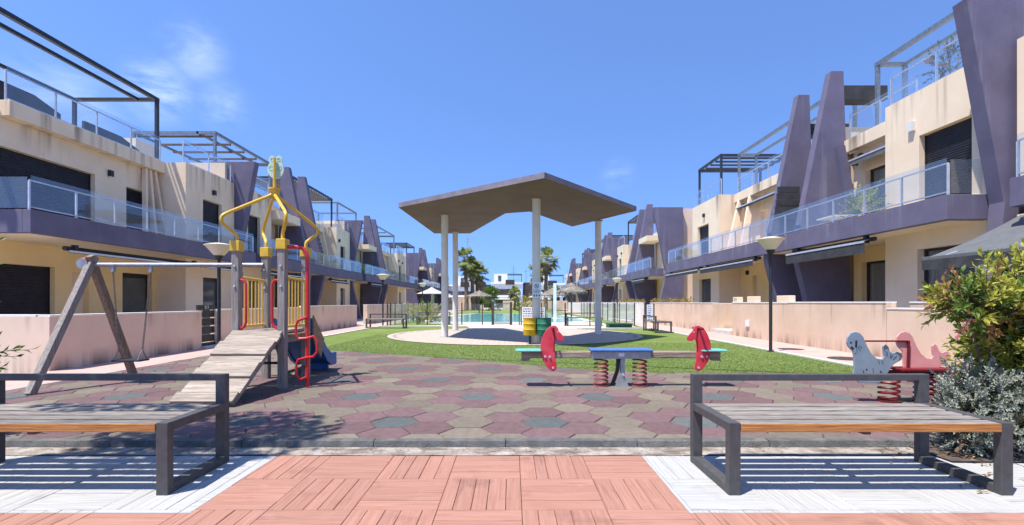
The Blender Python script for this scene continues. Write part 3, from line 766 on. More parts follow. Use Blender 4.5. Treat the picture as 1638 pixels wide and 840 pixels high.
def far_block(label, s, Xb, dz, y0, y1, vfs, afs, endwall, blocky, bands, perg, cols=None):
    segs = []; edges = [y0] + sorted([t for a_ in afs for t in (a_[0], a_[1])]) + [blocky[0]]
    segs.append(('slab', y0, afs[0][0] - .02, [(y0 + 1.2, y0 + 2.6, *U, 'glass')], [(y0 + 1.0, y0 + 2.4, *Gd, 'dark')]))
    segs.append(('slab', afs[-1][1] + .02, blocky[0], [(afs[-1][1] + 1, afs[-1][1] + 2.2, *U, 'glass')], [(afs[-1][1] + .8, afs[-1][1] + 2.4, *Gd, 'dark')]))
    if afs[1][0] - afs[0][1] > .3: segs.append(('slab', afs[0][1] + .02, afs[1][0] - .02, [], []))
    segs.append(('block', blocky[0], blocky[1], [(blocky[0] + .7, blocky[0] + 1.6, *U, 'shutter')], [(blocky[0] + .7, blocky[0] + 1.6, *Gd, 'dark')]))
    if y1 - blocky[1] > .3: segs.append(('slab', blocky[1], y1, [], []))
    B = building(label, s, Xb, dz, y0, y1, segs, bands, v=vfs, a=afs, pergs=perg,
                 rolls=[(bands[0][0] + 1, bands[0][0] + 4.2, .16, 2.69, .2)], lamps=[(.9, blocky[0] + .45, 5.3), (.9, blocky[0] + 2.0, 5.2)])
    X = lambda u: s * (Xb + u)
    if endwall is not None: box('end_wall', 'pinkwall', B, X(.96), X(2.7), endwall, endwall + .28, -.02, 6.97 + dz)
    # canted light-coloured piers, stair slats and plants on the balcony
    box('beam', 'cream_clean', B, X(.55), X(1.62), afs[0][0] - 2.2, afs[0][0] - .05, 5.35 + dz, 5.7 + dz)
    for i in range(4): box('stair_slat', 'steel_blue', B, X(.35 + .06 * i), X(1.3), afs[-1][1] + .03, afs[-1][1] + .10, 4.1 + .23 * i + dz, 4.28 + .23 * i + dz)
    MB().bar((X(1.0), blocky[0] - .8, 2.96 + dz), (X(1.7), blocky[0] - .5, 5.7 + dz), .22, .16, (0, 1, 0)).build('strut', 'cream', B)
    return B
far_block('second apartment block on the right, with a blank pink end wall', 1, XR, 0, 30.1, 43.9, [(29.75, 30.05)], [(35.2, 35.5, 8.3), (37.2, 37.5, 8.3)], 30.06, (41.6, 43.9), [(30.4, 43.9)],
          [(XR + 1.8, XR + 5, 38, 43.5, 5.9, 8.4, dict(mname='black_metal', slats=('slat_brown', 12)))])
far_block('third apartment block on the right, behind the slender canopy column', 1, XR, 0, 44.3, 57.8, [(43.95, 44.25)], [(49.4, 49.7, 8.3), (51.4, 51.7, 8.3)], None, (55.5, 57.8), [(44.5, 57.8)],
          [(XR + 1.8, XR + 5, 52, 57.5, 5.9, 8.4, dict(slats=('slat_brown', 8)))])
far_block('fourth apartment block on the right, above the thatched parasol', 1, XR, 0, 58.3, 72.4, [(57.95, 58.25)], [(63.4, 63.7, 8.3), (65.4, 65.7, 8.3)], None, (70, 72.4), [(58.5, 72.4)],
          [(XR + 1.8, XR + 5, 66, 72, 5.9, 8.4, dict(slats=('slat_brown', 8)))])
far_block('farthest apartment block on the right, next to the palms', 1, XR, 0, 73.0, 86, [(72.5, 72.9)], [(78, 78.3, 8.3), (80, 80.3, 8.3)], None, (83.6, 86), [(73.2, 86)], [])

# ---------------- left side
L1 = building('near cream apartment block on the left under a long black pergola', -1, XL, DL, 10.4, 19.6,
    [('slab', 11.5, 16.67, [(11.52, 14.2, 3.0, 5.03, 'shutter'), (15.35, 16.5, 3.0, 4.95, 'shutter')], [(11.52, 12.95, .1, 2.2, 'shutter'), (13.45, 14.0, .1, 2.1, 'door'), (15.2, 16.45, .1, 2.2, 'dark')]),
     ('block', 16.67, 19.58, [(17.6, 18.75, 3.0, 5.05, 'shutter')], [(17.6, 18.7, .1, 2.18, 'dark')])],
    [(10.4, 19.55)], v=[(19.62, 19.95)],
    pergs=[(-12.5, -15.4, 9.0, 17.0, 5.7, 8.3, dict(mname='black_metal', extra=(-13.16,)))],
    rolls=[(11.5, 16.4, .30, 2.55, .05, .12), (16.6, 19.0, .30, 2.55, .05, .12)], lamps=[(1.9, 14.0 + .7, 5.1), (1.9, 16.6, 5.0), (.9, 18.2, 5.3)], detail=True,
    caps=[('terrace_wall', 'cream_clean', 1.2, 3.6, 19.45, 19.57, 5.9, 6.9), ('stair_head', 'cream_clean', 3.2, 5.5, 17.4, 18.6, 5.9, 7.2)])
w_ = MB(); wall_x(w_, -(XL + 1.9), -.3, 10.4, 11.5, -.02, 5.9, []); w_.build('wall', 'cream', L1)
for ya_, yb_2, zt_ in ((10.9, 13.55, 6.62), (14.3, 16.4, 6.50)):
    pn = MB(); pn.prism([(ya_, 5.76), (yb_2, 5.76), (yb_2, zt_ - .22), (yb_2 - .75, zt_), (ya_, zt_)], 0, -12.78, -12.70); pn.build('terrace_screen', 'canvas_dark', L1)
for k in (0, .45, 1.0):
    MB().bar((-(XL + 1.55), 15.7 + k, 2.8), (-(XL + 1.8), 16.0 + k * .4, 5.55), .13, .10, (0, 1, 0)).build('strut', 'cream', L1)
L2 = building('second apartment block on the left, with tall purple fins behind the climbing tower', -1, XL, DL, 20.0, 33.55,
    [('block', 20.0, 22.6, [(20.6, 21.6, 3.0, 5.05, 'shutter')], [(20.6, 21.5, .1, 2.2, 'dark')]),
     ('slab', 22.6, 24.98, [(23.2, 24.4, 3.0, 5.0, 'glass')], [(23.2, 24.4, .1, 2.2, 'glass')]),
     ('slab', 25.32, 26.88, [], []),
     ('slab', 27.22, 31.0, [(28.2, 29.6, 3.0, 5.0, 'glass')], [(28.4, 29.8, .1, 2.2, 'glass')]),
     ('block', 31.0, 33.55, [(31.7, 32.6, 3.0, 5.0, 'shutter')], [(31.7, 32.6, .1, 2.2, 'dark')])],
    [(20.15, 33.5)], v=[(33.6, 33.9)], a=[(25.0, 25.3, 8.3), (26.9, 27.2, 8.3)],
    pergs=[(-12.5, -15.9, 20.2, 24.9, 5.75, 8.3, dict(mname='steel_blue', slats=('slat_brown', 5), extra=(-13.2,))),
           (-12.5, -15.6, 27.4, 33.4, 5.75, 8.3, dict(mname='black_metal', slats=('slat_brown', 16)))],
    rolls=[(20.5, 24.0, .25, 2.6, .12, .12), (28, 31, .25, 2.6, .12, .12)], lamps=[(.9, 20.4, 5.3), (.9, 31.4, 5.2), (1.9, 30.4, 5.0)], detail=True,
    caps=[('beam', 'cream_clean', .55, 1.62, 22.7, 24.9, 5.2, 5.6), ('terrace_wall', 'cream_clean', 1.2, 3.6, 33.3, 33.42, 5.9, 6.9)])
for i in range(5): box('stair_slat', 'steel_blue', L2, -(XL + .30 + .06 * i), -(XL + 1.4), 27.25, 27.32, 3.85 + .23 * i, 4.03 + .23 * i)
MB().bar((-(XL + 1.0), 30.2, 2.82), (-(XL + 1.7), 30.6, 5.55), .22, .16, (0, 1, 0)).build('strut', 'cream', L2)
far_block('third apartment block on the left, with plants along its glass balcony', -1, XL, DL, 34.2, 53.6, [], [(39.0, 39.3, 8.3), (40.7, 41.0, 8.3)], None, (47.5, 51.0), [(34.3, 53.6)],
          [(-12.5, -15.5, 34.4, 38.6, 5.75, 8.3, dict(mname='steel_blue')), (-12.5, -15.5, 42, 51, 5.75, 8.2, dict(mname='steel_blue', slats=('canvas_dark', 4)))])
far_block('fourth apartment block on the left, with a blank pink end wall', -1, XL, DL, 56.1, 70, [(55.7, 56.0)], [(62, 62.3, 8.3), (64, 64.3, 8.3)], 56.05, (67.5, 70), [(56.3, 70)],
          [(-12.5, -15.5, 57, 61.5, 5.75, 8.2, dict(mname='black_metal', slats=('canvas_dark', 6)))])
far_block('farthest apartment block on the left, behind the canopy columns', -1, XL, DL, 71, 86, [(70.5, 70.9)], [(76, 76.3, 8.3), (78, 78.3, 8.3)], None, (83, 86), [(71.2, 86)], [])

# ---------------- garden walls
def garden_wall(label, pieces, m, loc, group=None):
    t = thing('garden_wall', label, 'wall', loc, group)
    for (x0, x1, y0, y1, h) in pieces:
        w = box('wall_panel', m, t, x0, x1, y0, y1, -.03, h - .03)
        box('coping', 'whitecap', w, x0 - .012, x1 + .012, y0, y1, h - .03, h)
    return t
garden_wall('pink garden wall on the left behind the swing', [(-7.6, -7.4, 7.7, 11.48, .9), (-10.6, -7.6, 7.7, 7.9, .905)], 'pinkwall', (-7.5, 9.5, 0))
garden_wall('long pink garden wall on the left beyond the numbered gate', [(-7.6, -7.4, 12.12, 17.2, .93), (-7.61, -7.41, 17.21, 23.0, .98)], 'pinkwall', (-7.5, 17, 0))
garden_wall('far pink garden wall on the left behind the pool fence', [(-7.6, -7.4, 24.6, 33.2, 1.0), (-7.62, -7.42, 33.21, 48, 1.02), (-8.3, -8.1, 23.0, 24.6, .9)], 'pinkwall', (-7.5, 33, 0))
RW1 = garden_wall('peach garden wall on the right behind the seal rocker', [(7.4, 7.6, 4.6, 9.5, 1.0), (7.85, 8.05, 4.6, 9.5, 1.12)], 'peachwall', (7.5, 7, 0))
RW2 = garden_wall('peach garden wall on the right behind the street lamp', [(7.4, 7.6, 9.52, 12.9, 1.12), (7.41, 7.61, 12.91, 16.2, 1.11)], 'peachwall', (7.5, 13, 0))
RW3 = garden_wall('peach garden wall on the right beyond the recessed step', [(7.4, 7.6, 17.75, 25.8, 1.10), (8.2, 8.4, 16.2, 17.75, 1.08), (7.605, 8.2, 16.2 - .2, 16.2, 1.08), (7.605, 8.2, 17.76, 17.95, 1.08)], 'peachwall', (7.5, 21, 0))
garden_wall('far whitish garden wall on the right behind the pool', [(7.0, 7.2, 26.2, 40, 1.12), (7.01, 7.21, 40.01, 60, 1.14)], 'whitecap', (7.1, 40, 0))
garden_wall('pink wall in front of the white villas, left of the gate', [(-11, -4.6, 78, 78.3, 1.9)], 'pinkwall', (-7, 78, 0))
garden_wall('pink wall in front of the white villas, right of the gate', [(-1.5, 9, 78, 78.3, 1.4)], 'pinkwall', (3, 78, 0))
for y in (16.6, 17.2):
    MB().ball((8.12, y, .95), .07).build('globe_lamp', 'sign_white', RW3, smooth=True)
box('step', 'kerb_white', RW3, 7.35, 8.19, 16.22, 17.74, -.02, .14)
box('meter_box', 'sign_white', RW2, 7.36, 7.4, 15.0, 15.2, .35, .55)
for n_, (y, w, h, nm) in enumerate(((16.0, .35, .15, 'smallest cream block on the garden wall, bearing the house number'), (14.95, .5, .16, 'middle cream block on top of the right garden wall'), (13.2, .6, .16, 'cream block on the right garden wall nearest the street lamp'))):
    o = tag(MB().box(7.42, 7.6, y - w / 2, y + w / 2, 1.11, 1.11 + h + .02).build('wall_block', 'cream_clean', None, bevel=.01), nm, 'block', 'blocks on the garden wall')
    if n_ == 0: textmesh('number', '213', .13, 'ink_grey', o, (7.417, y, 1.20), (R(90), 0, R(-90)))
# numbered gate on the left
gt = thing('garden_gate', 'dark slatted garden gate with house number in the left pink wall', 'gate', (-7.5, 11.8, 0))
box('gate_frame', 'dark_frame', gt, -7.53, -7.47, 11.49, 12.11, .05, .12)
for z in (.14, .34, .54, .74): box('slat', 'dark_frame', gt, -7.52, -7.48, 11.5, 12.1, z, z + .17)
box('number_plate', 'dark_frame', gt, -7.53, -7.49, 11.47, 12.13, .92, 1.04)
textmesh('number', '313', .11, 'sign_white', gt, (-7.486, 11.8, .98), (R(90), 0, R(90)))
box('threshold', 'kerb_white', gt, -7.62, -7.3, 11.5, 12.1, -.02, .05)

# ================================================================== OBJECTS
# ---------------- benches (local: front-left ground corner at origin, length +X, depth +Y)
def make_bench(label, group, L=1.62, D=.60, detail=True):
    t = thing('bench', label, 'bench', (0, 0, 0), group)
    w, d = .068, .05; sh, bh = .415, .61
    for x in (0, L - w):
        f = MB().box(x, x + w, 0, d, 0, sh).build('front_leg', 'bench_metal', t, bevel=.004)
        MB().box(x, x + w, D - d, D, 0, bh - .0005).build('back_leg', 'bench_metal', t, bevel=.004)
        MB().box(x + .001, x + w - .001, d, D - d, sh - .052, sh - .001).build('seat_bar', 'bench_metal', t, bevel=.004)
        MB().box(x + .001, x + w - .001, d, D - d, .001, .05).build('floor_bar', 'bench_metal', t, bevel=.004)
    MB().box(w, L - w, D - d + .001, D - .001, bh - .045, bh - .001).build('back_rail', 'bench_metal', t, bevel=.004)
    n = 5; g = .030; sw = (D - d - .004 - g * (n - 1)) / n
    for i in range(n):
        y = .002 + i * (sw + g)
        hh = .042 if i else .048
        MB().box(w + .001, L - w - .001, y, y + sw, sh - hh, sh - .003 - .002 * random.random()).build('slat', 'wood_grey', t, bevel=.005)
    # the varnish survives on the front edge only
    MB().box(w + .002, L - w - .002, -.004, .0015, sh - .052, sh - .006).build('front_edge', 'wood_varnish', t, bevel=.002)
    MB().box(L / 2 - .02, L / 2 + .02, .03, D - .06, sh - .075, sh - .053).build('cross_bar', 'bench_metal', t)
    return t
bA = make_bench('right front bench with grey frame, bush at its end', 'slatted benches'); bA.location = (1.235, 2.74, .0)
bB = copy_tree(bA); bB.location = (-3.58, 2.74, .0); bB['label'] = 'left front bench cut by the picture edge, beside the wooden ramp'
far_b = [((-6.15, 20.2), 0, 'bench on the lawn edge at far left near the pool fence'), ((-4.75, 23.9), 0, 'bench inside the pool fence behind the left canopy columns'),
         ((2.55, 22.3), 0, 'bench by the pool fence behind the right canopy column')]
for (x, y), rz, lb in far_b:
    b = copy_tree(bA); b.location = (x, y, .01); b.rotation_euler.z = rz; b['label'] = lb
    for c in list(b.children):
        if c.name.startswith('front_edge'): bpy.data.objects.remove(c)
b = copy_tree(bA); b.location = (5.72, 17.2, .01); b.rotation_euler.z = R(90); b['label'] = 'bench end-on beside the right path, near the notice board'

# ---------------- canopy on four columns
cp = thing('shade_canopy', 'folded flat purple-grey canopy roof on four round columns', 'canopy', (.2, 15, 0))
ZB, ZT = 3.86, 4.0
plan = [(-3.30, 14.0), (.72, 10.69), (3.75, 14.5), (2.2, 17.5), (.55, 14.6), (-.21, 14.9), (-1.675, 19.25), (-3.11, 19.25)]
rb = MB().prism(plan, 2, ZB + .004, ZT - .004)
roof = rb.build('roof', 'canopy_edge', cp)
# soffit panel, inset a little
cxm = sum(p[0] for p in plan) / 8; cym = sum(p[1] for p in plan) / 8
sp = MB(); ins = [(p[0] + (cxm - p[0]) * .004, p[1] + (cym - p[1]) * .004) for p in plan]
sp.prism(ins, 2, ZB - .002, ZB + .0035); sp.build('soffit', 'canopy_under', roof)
COLS = [(-2.11, 15.1), (-2.2, 18.7), (.645, 12.75), (2.9, 16.2)]
for x, y in COLS:
    c = MB().lathe([(.108, .0), (.108, ZB - .002)], x, y, 24).build('column', 'column', cp, smooth=True)
    MB().lathe([(.15, .012), (.15, .03), (.12, .035)], x, y, 24).build('base_plate', 'plate_grey', c, smooth=True)
    MB().lathe([(.13, ZB - .03), (.16, ZB - .012), (.16, ZB - .003)], x, y, 24).build('head_plate', 'canopy_edge', c, smooth=True)
# sign strapped to the column
sg = thing('column_sign', 'white no-entry rules sign strapped to the front canopy column', 'sign', (.645, 12.63, 1.2))
box('board', 'sign_white', sg, .53, .76, 12.61, 12.625, 1.22, 1.64)
tt = MB(); n = 24
for i in range(n):
    a0, a1 = 2 * math.pi * i / n, 2 * math.pi * (i + 1) / n
    P = lambda a, r: (.645 + r * math.cos(a), 12.607, 1.53 + r * math.sin(a))
    tt.quad(P(a0, .045), P(a1, .045), P(a1, .06), P(a0, .06))
tt.bar((.61, 12.607, 1.57), (.68, 12.607, 1.49), .004, .014, (0, 0, 1)); tt.box(.625, .66, 12.606, 12.608, 1.51, 1.55)
tt.build('symbol', 'ink_grey', sg, kind='stuff')
tx = MB()
for k, z in enumerate((1.42, 1.39, 1.36)):
    x = .56
    while x < .72:
        w = random.uniform(.012, .035); tx.box(x, x + w, 12.606, 12.608, z, z + .014); x += w + .008
for x in (.565, .63, .695):
    tx.box(x, x + .035, 12.606, 12.608, 1.26, 1.31)
tx.build('lettering', 'ink_grey', sg, kind='stuff')
for z in (1.28, 1.58): MB().lathe([(.1125, z), (.1125, z + .02)], .645, 12.75, 20).build('strap', 'plate_grey', sg, smooth=True)
# bins on the column
def drum(label, m, x, y, r, z0, z1):
    t = thing('litter_bin', label, 'bin', (x, y, 0), 'drum bins at the column')
    pr = [(r * .94, z0), (r, z0 + .02)]
    h = z1 - z0
    for k in (.33, .66): pr += [(r, z0 + h * k - .015), (r * 1.05, z0 + h * k), (r, z0 + h * k + .015)]
    pr += [(r, z1 - .02), (r * 1.04, z1 - .01), (r * 1.04, z1), (r * .95, z1), (r * .95, z1 - .05)]
    MB().lathe(pr, x, y, 24).build('drum', m, t, smooth=True)
    return t
d1 = drum('yellow drum litter bin hung on the front canopy column', 'bin_yellow', .46, 12.50, .165, .25, .70)
d2 = drum('green drum litter bin beside the yellow one', 'bin_green', .83, 12.50, .19, .25, .70)
MB().box(.44, .50, 12.66, 12.71, .0, .55).build('post', 'box_green', d1); MB().box(.80, .86, 12.69, 12.74, .0, .55).build('post', 'red_dark', d2)

# ---------------- lamps
def lamp(label, x, y, h=2.42, first=[None]):
    if first[0] is None:
        t = thing('street_lamp', label, 'lamp', (0, 0, 0), 'cone-headed lamps along the paths')
        MB().lathe([(.07, 0), (.07, .02), (.035, .03), (.035, 2.0), (.032, 2.14)], 0, 0, 14).build('post', 'black_metal', t, smooth=True)
        MB().lathe([(.05, 2.10), (.085, 2.17), (.10, 2.20)], 0, 0, 18).build('collar', 'black_metal', t, smooth=True)
        MB().lathe([(.095, 2.20), (.27, 2.42)], 0, 0, 24).build('lamp_shade', 'lamp_cream', t, smooth=True)
        MB().lathe([(.285, 2.42), (.285, 2.435), (.12, 2.475), (.01, 2.48)], 0, 0, 24).build('cap', 'lamp_cream', t, smooth=True)
        first[0] = t
    else:
        t = copy_tree(first[0]); t['label'] = label
    t.location = (x, y, 0); t.scale = (1, 1, h / 2.42)
lamp('lamp on the right path standing in front of the peach garden wall', 5.76, 10.72, 2.5)
lamp('lamp behind the climbing tower on the left path', -6.3, 10.35, 2.32)
lamp('lamp on the left near the far bench', -5.9, 22.0, 2.35)
lamp('small far lamp on the left behind the canopy column', -5.95, 32.0, 2.35)
lamp('far lamp on the right beyond the canopy column', 5.97, 27.3, 2.45)

# ---------------- seesaw
Y0, X0 = 6.05, 1.36
ss = thing('seesaw', 'spring seesaw with two red horse heads and blue middle pad', 'seesaw', (X0, Y0, TZ))
MB().box(.12, X0 - .372, Y0 - .06, Y0 + .06, .405, .49).build('beam', 'beam_wood', ss, bevel=.012)
MB().box(X0 + .372, 2.60, Y0 - .06, Y0 + .06, .405, .49).build('beam', 'beam_wood', ss, bevel=.012)
pl = MB().box(X0 - .37, X0 + .37, Y0 - .07, Y0 + .07, .40, .492).build('middle_plate', 'plate_grey', ss, bevel=.006)
box('badge', 'sign_white', pl, X0 - .035, X0 + .035, Y0 - .073, Y0 - .0705, .43, .475)
MB().box(X0 - .385, X0 + .385, Y0 - .12, Y0 + .12, .494, .522).build('middle_pad', 'blue_pad', ss, bevel=.01)
for x in (X0 - .24, X0 + .245):
    pts = []; turns = 6.5
    for i in range(131):
        t = i / 130; a = 2 * math.pi * turns * t; pts.append((x + .082 * math.cos(a), Y0 + .082 * math.sin(a), TZ + .012 + (.385 - TZ - .012) * t))
    sp_ = MB().tube(pts, .0115, 6).build('spring', 'rust_spring', ss, smooth=True)
    MB().lathe([(.10, TZ), (.10, TZ + .014)], x, Y0, 18).build('spring_foot', 'rust_spring', sp_)
tri = MB().prism([(X0 - .075, TZ), (X0 + .095, TZ), (X0 + .03, .22), (X0 - .01, .22)], 1, Y0 - .055, Y0 - .04); tri.build('support_plate', 'plate_grey', ss)
MB().bar((X0 - .10, Y0 + .03, TZ), (X0 - .03, Y0 + .03, .24), .04, .04).bar((X0 - .03, Y0 + .03, .24), (X0 - .02, Y0 + .03, .40), .04, .04).build('support_strut', 'black_metal', ss)
MB().box(X0 - .002, X0 + .05, Y0 - .04, Y0 + .02, .2, .40).build('support_post', 'plate_grey', ss)
MB().tube([(X0 + .025, Y0 - .07, .20), (X0 + .025, Y0 - .03, .20)], .014, 8).build('bolt', 'alu', ss)
hp = [(262, 335), (262, 290), (268, 262), (280, 228), (298, 195), (318, 175), (342, 166), (362, 168), (374, 180), (380, 202), (398, 220), (415, 240), (416, 254), (408, 264), (385, 266), (364, 254), (358, 268), (354, 295), (356, 335), (357, 380), (366, 425), (366, 448), (345, 462), (322, 452), (298, 425), (282, 398), (274, 380)]
for sgn in (-1, 1):
    def cv(p):
        ix = 800 + p[0] / 4.095; iy = 480 + p[1] / 4.095
        if sgn > 0: ix = 2 * 998.5 - ix
        return ((ix - 819) / F_PX * Y0, CAMH + (HZ - iy) / F_PX * Y0)
    h = MB().prism([cv(p) for p in hp], 1, Y0 - .082, Y0 - .063).build('horse_panel', 'red_panel', ss, bevel=.004)
    st = MB().prism([cv(p) for p in ((340, 178), (352, 178), (358, 250), (352, 333), (345, 333), (350, 250))], 1, Y0 - .0845, Y0 - .0825).build('mane_line', 'red_dark', h)
    ex, ez = cv((372, 207)); MB().tube([(ex, Y0 - .084, ez), (ex, Y0 - .0825, ez)], .006, 10).build('eye', 'sign_white', h)
    for q in ((292, 365), (322, 367), (343, 438)):
        bx_, bz_ = cv(q); MB().tube([(bx_, Y0 - .097, bz_), (bx_, Y0 - .083, bz_)], .014, 10).build('bolt', 'alu', h)
    hx, hz = cv((338, 185)); hd = MB().tube([(hx, Y0 - .20, hz), (hx, Y0 + .12, hz)], .014, 10).build('handle', 'red_dark', ss, smooth=True)
    xs0 = X0 + sgn * 1.15
    MB().prism([(xs0 - .14, Y0 - .13), (xs0 + .14, Y0 - .13), (xs0 + .17, Y0 - .07), (xs0 + .17, Y0 + .07), (xs0 + .14, Y0 + .13), (xs0 - .14, Y0 + .13), (xs0 - .17, Y0 + .07), (xs0 - .17, Y0 - .07)], 2, .493, .512).build('seat', 'turquoise', ss, bevel=.006)
    # end bumper
    MB().prism([(xs0 + sgn * .085, .404), (xs0 + sgn * .10, .375), (xs0 - sgn * .0, .372), (xs0 - sgn * .02, .404)], 1, Y0 - .05, Y0 + .05).build('bumper', 'beam_wood', ss)

# ---------------- seal spring rocker
Ys = 5.08
sl_ = thing('spring_rocker', 'spring rocker with a grey seal and a pink seal side panel', 'spring rider', (4.15, Ys, TZ))
seal = [(520, 590), (527, 545), (526, 480), (520, 430), (490, 400), (478, 370), (482, 335), (505, 305), (535, 296), (565, 305), (588, 330), (600, 360), (618, 400), (645, 445), (680, 475), (715, 482), (728, 462), (722, 425), (720, 395), (735, 380), (755, 395), (768, 430), (785, 440), (815, 430), (842, 440), (850, 460), (838, 490), (800, 512), (775, 535), (755, 570), (735, 600), (700, 640), (560, 640)]
def sealpt(p, dx=0, Y=None):
    ix = 1240 + p[0] / 4.2; iy = 460 + p[1] / 4.2; Y_ = Ys
    return ((ix - 819) / F_PX * Y_ + dx, CAMH + (HZ - iy) / F_PX * Y_)
g = MB().prism([sealpt(p) for p in seal], 1, Ys - .01, Ys + .01).build('seal_panel', 'seal_grey', sl_, bevel=.004)
g['label'] = 'grey seal with inked face'
ink = MB()
def stroke(pts, w=.006):
    q = [sealpt(p) for p in pts]
    for a, b in zip(q, q[1:]): ink.bar((a[0], Ys - .0115, a[1]), (b[0], Ys - .0115, b[1]), .002, w, (0, 0, 1) if abs(b[0] - a[0]) > abs(b[1] - a[1]) else (1, 0, 0))
stroke([(540, 355), (538, 400)], .02); stroke([(505, 398), (520, 412)], .02); stroke([(500, 366), (508, 372)], .016)
for a in (((540, 405), (548, 440)), ((550, 398), (568, 425)), ((556, 388), (578, 408)), ((540, 440), (528, 445))): stroke(a, .003)
stroke([(586, 556), (595, 590)], .006); stroke([(606, 546), (612, 552)], .012); stroke([(700, 562), (708, 568)], .014); stroke([(652, 540), (655, 585)], .004)
for a in (((735, 425), (742, 460)), ((748, 430), (750, 462)), ((785, 455), (770, 475)), ((810, 460), (785, 485)), ((688, 488), (695, 515)), ((712, 488), (720, 515)), ((772, 445), (766, 470))): stroke(a, .0035)
ink.build('face_drawing', 'ink', g, kind='stuff')
ft = MB().prism([sealpt(p) for p in ((724, 425), (721, 396), (735, 381), (754, 396), (760, 415), (745, 408), (735, 410))], 1, Ys - .0118, Ys - .0102).build('flipper_tip', 'ink_grey', g)
ft = MB().prism([sealpt(p) for p in ((800, 436), (815, 431), (841, 441), (849, 460), (838, 488), (822, 495), (832, 470), (825, 450))], 1, Ys - .0118, Ys - .0102).build('flipper_tip', 'ink_grey', g)
DXP = .553; Yp = Ys + .04
pk = MB().prism([sealpt(p, DXP) for p in seal[:31]] + [sealpt((560, 640), DXP)], 1, Yp + .2, Yp + .22)
pk = MB().prism([((sealpt(p)[0] + DXP), sealpt(p)[1]) for p in seal], 1, Yp - .01, Yp + .01).build('seal_panel', 'pink_panel', sl_, bevel=.004)
pk['label'] = 'faded pink seal'
hz1 = CAMH + (HZ - 545.7) / F_PX * Ys
hb = MB().tube([px(1384, 545.7, Ys + .02), px(1452, 545.7, Ys + .02)], .009, 8); hb.bar(px(1453.5, 545, Ys + .02), px(1452, 598, Ys + .02), .02, .018)
hb.build('handle', 'red_dark', sl_)
MB().box(4.05, 4.62, Ys - .10, Ys + .14, .385, .41).build('seat', 'red_dark', sl_, bevel=.006)
MB().box(3.72, 4.72, Ys + .022, Ys + .05, .33, .384).build('carrier_beam', 'red_dark', sl_)
for x in (4.0, 4.38):
    pts = []
    for i in range(111):
        t = i / 110; a = 2 * math.pi * 5 * t; pts.append((x + .09 * math.cos(a), Ys + .03 + .09 * math.sin(a), TZ + .015 + (.33 - TZ - .015) * t))
    s1 = MB().tube(pts, .012, 6).build('spring', 'red_dark', sl_, smooth=True)
    MB().lathe([(.11, TZ), (.11, TZ + .016)], x, Ys + .03, 18).build('spring_foot', 'red_dark', s1)

# ---------------- climbing tower
tw = thing('climbing_tower', 'wooden climbing tower with ramp, yellow dome bars and blue slide', 'climbing frame', (-3.1, 6.3, TZ))
PST = [(-3.40, 5.95, 1.86), (-2.82, 5.92, 1.88), (-3.41, 6.68, 1.86), (-2.86, 6.68, 1.86)]
hub = (-3.12, 6.32)
for x, y, zt in PST:
    p = MB().box(x - .047, x + .047, y - .047, y + .047, TZ - .02, zt - .06).build('post', 'post_wood', tw, bevel=.01)
    MB().box(x - .06, x + .06, y - .06, y + .06, zt - .13, zt + .0).build('cap', 'yellow', p, bevel=.008)
    for z in (1.55, 1.30): MB().tube([(x, y - .062, z), (x, y - .05, z)], .014, 8).build('bolt', 'alu', p)
    d = Vector((x - hub[0], y - hub[1])); d.normalize()
    P = [(0, 0), (0, .05), (.02, .09), (.10, .15), (.165, .20), (.175, .27), (.12, .325)]
    pts = [(x + d.x * a, y + d.y * a, zt + b) for a, b in P]
    q0 = Vector(pts[-1]); q1 = Vector((hub[0] + d.x * .05, hub[1] + d.y * .05, 2.50))
    pts += [tuple(q0 + (q1 - q0) * k) for k in (.35, .7, 1.0)] + [(hub[0] + d.x * .03, hub[1] + d.y * .03, 2.56)]
    # smooth path
    V = [Vector(v) for v in pts]; sm = []
    for i in range(len(V) - 1):
        p0 = V[max(i - 1, 0)]; p1 = V[i]; p2 = V[i + 1]; p3 = V[min(i + 2, len(V) - 1)]
        for k in range(4):
            t = k / 4; sm.append(.5 * ((2 * p1) + (-p0 + p2) * t + (2 * p0 - 5 * p1 + 4 * p2 - p3) * t * t + (-p0 + 3 * p1 - 3 * p2 + p3) * t ** 3))
    sm.append(V[-1])
    MB().tube(sm, .021, 10).build('dome_bar', 'yellow', tw, smooth=True)
MB().lathe([(.03, 2.44), (.05, 2.5), (.055, 2.57), (.075, 2.58), (.075, 2.60), (.02, 2.605)], *hub, 16).build('hub', 'yellow', tw, smooth=True)
fin = MB().tube([(hub[0], hub[1], 2.6), (hub[0], hub[1], 3.0)], .019, 8).build('finial_rod', 'yellow', tw, smooth=True)
bf = []
for i in range(48):
    a = 2 * math.pi * i / 48; bf.append((a, 1))
# butterfly-like disc: wide lower oval with two small upper lobes
def lobe(cx, cz, rx, rz, n=20): return [(hub[0] + cx + rx * math.cos(2 * math.pi * i / n), cz + rz * math.sin(2 * math.pi * i / n)) for i in range(n)]
yb_ = hub[1] + .03
bt = MB(); bt.prism(lobe(0, 2.86, .108, .125, 28), 1, yb_, yb_ + .016); bt.prism(lobe(-.045, 2.985, .045, .055), 1, yb_ + .001, yb_ + .015); bt.prism(lobe(.045, 2.985, .045, .055), 1, yb_ + .001, yb_ + .015)
bt = bt.build('finial_disc', 'mint', tw)
rr = MB()
for c in ((-.055, 2.87), (.055, 2.87), (-.042, 2.985), (.042, 2.985)):
    r0 = .028 if c[1] < 2.95 else .02
    ring_ = [(hub[0] + c[0] + r0 * math.cos(2 * math.pi * i / 18), yb_ - .001, c[1] + r0 * math.sin(2 * math.pi * i / 18)) for i in range(18)]
    rr.tube(ring_, .0025, 5, closed=True)
rr.build('disc_rings', 'turquoise', bt, kind='stuff')
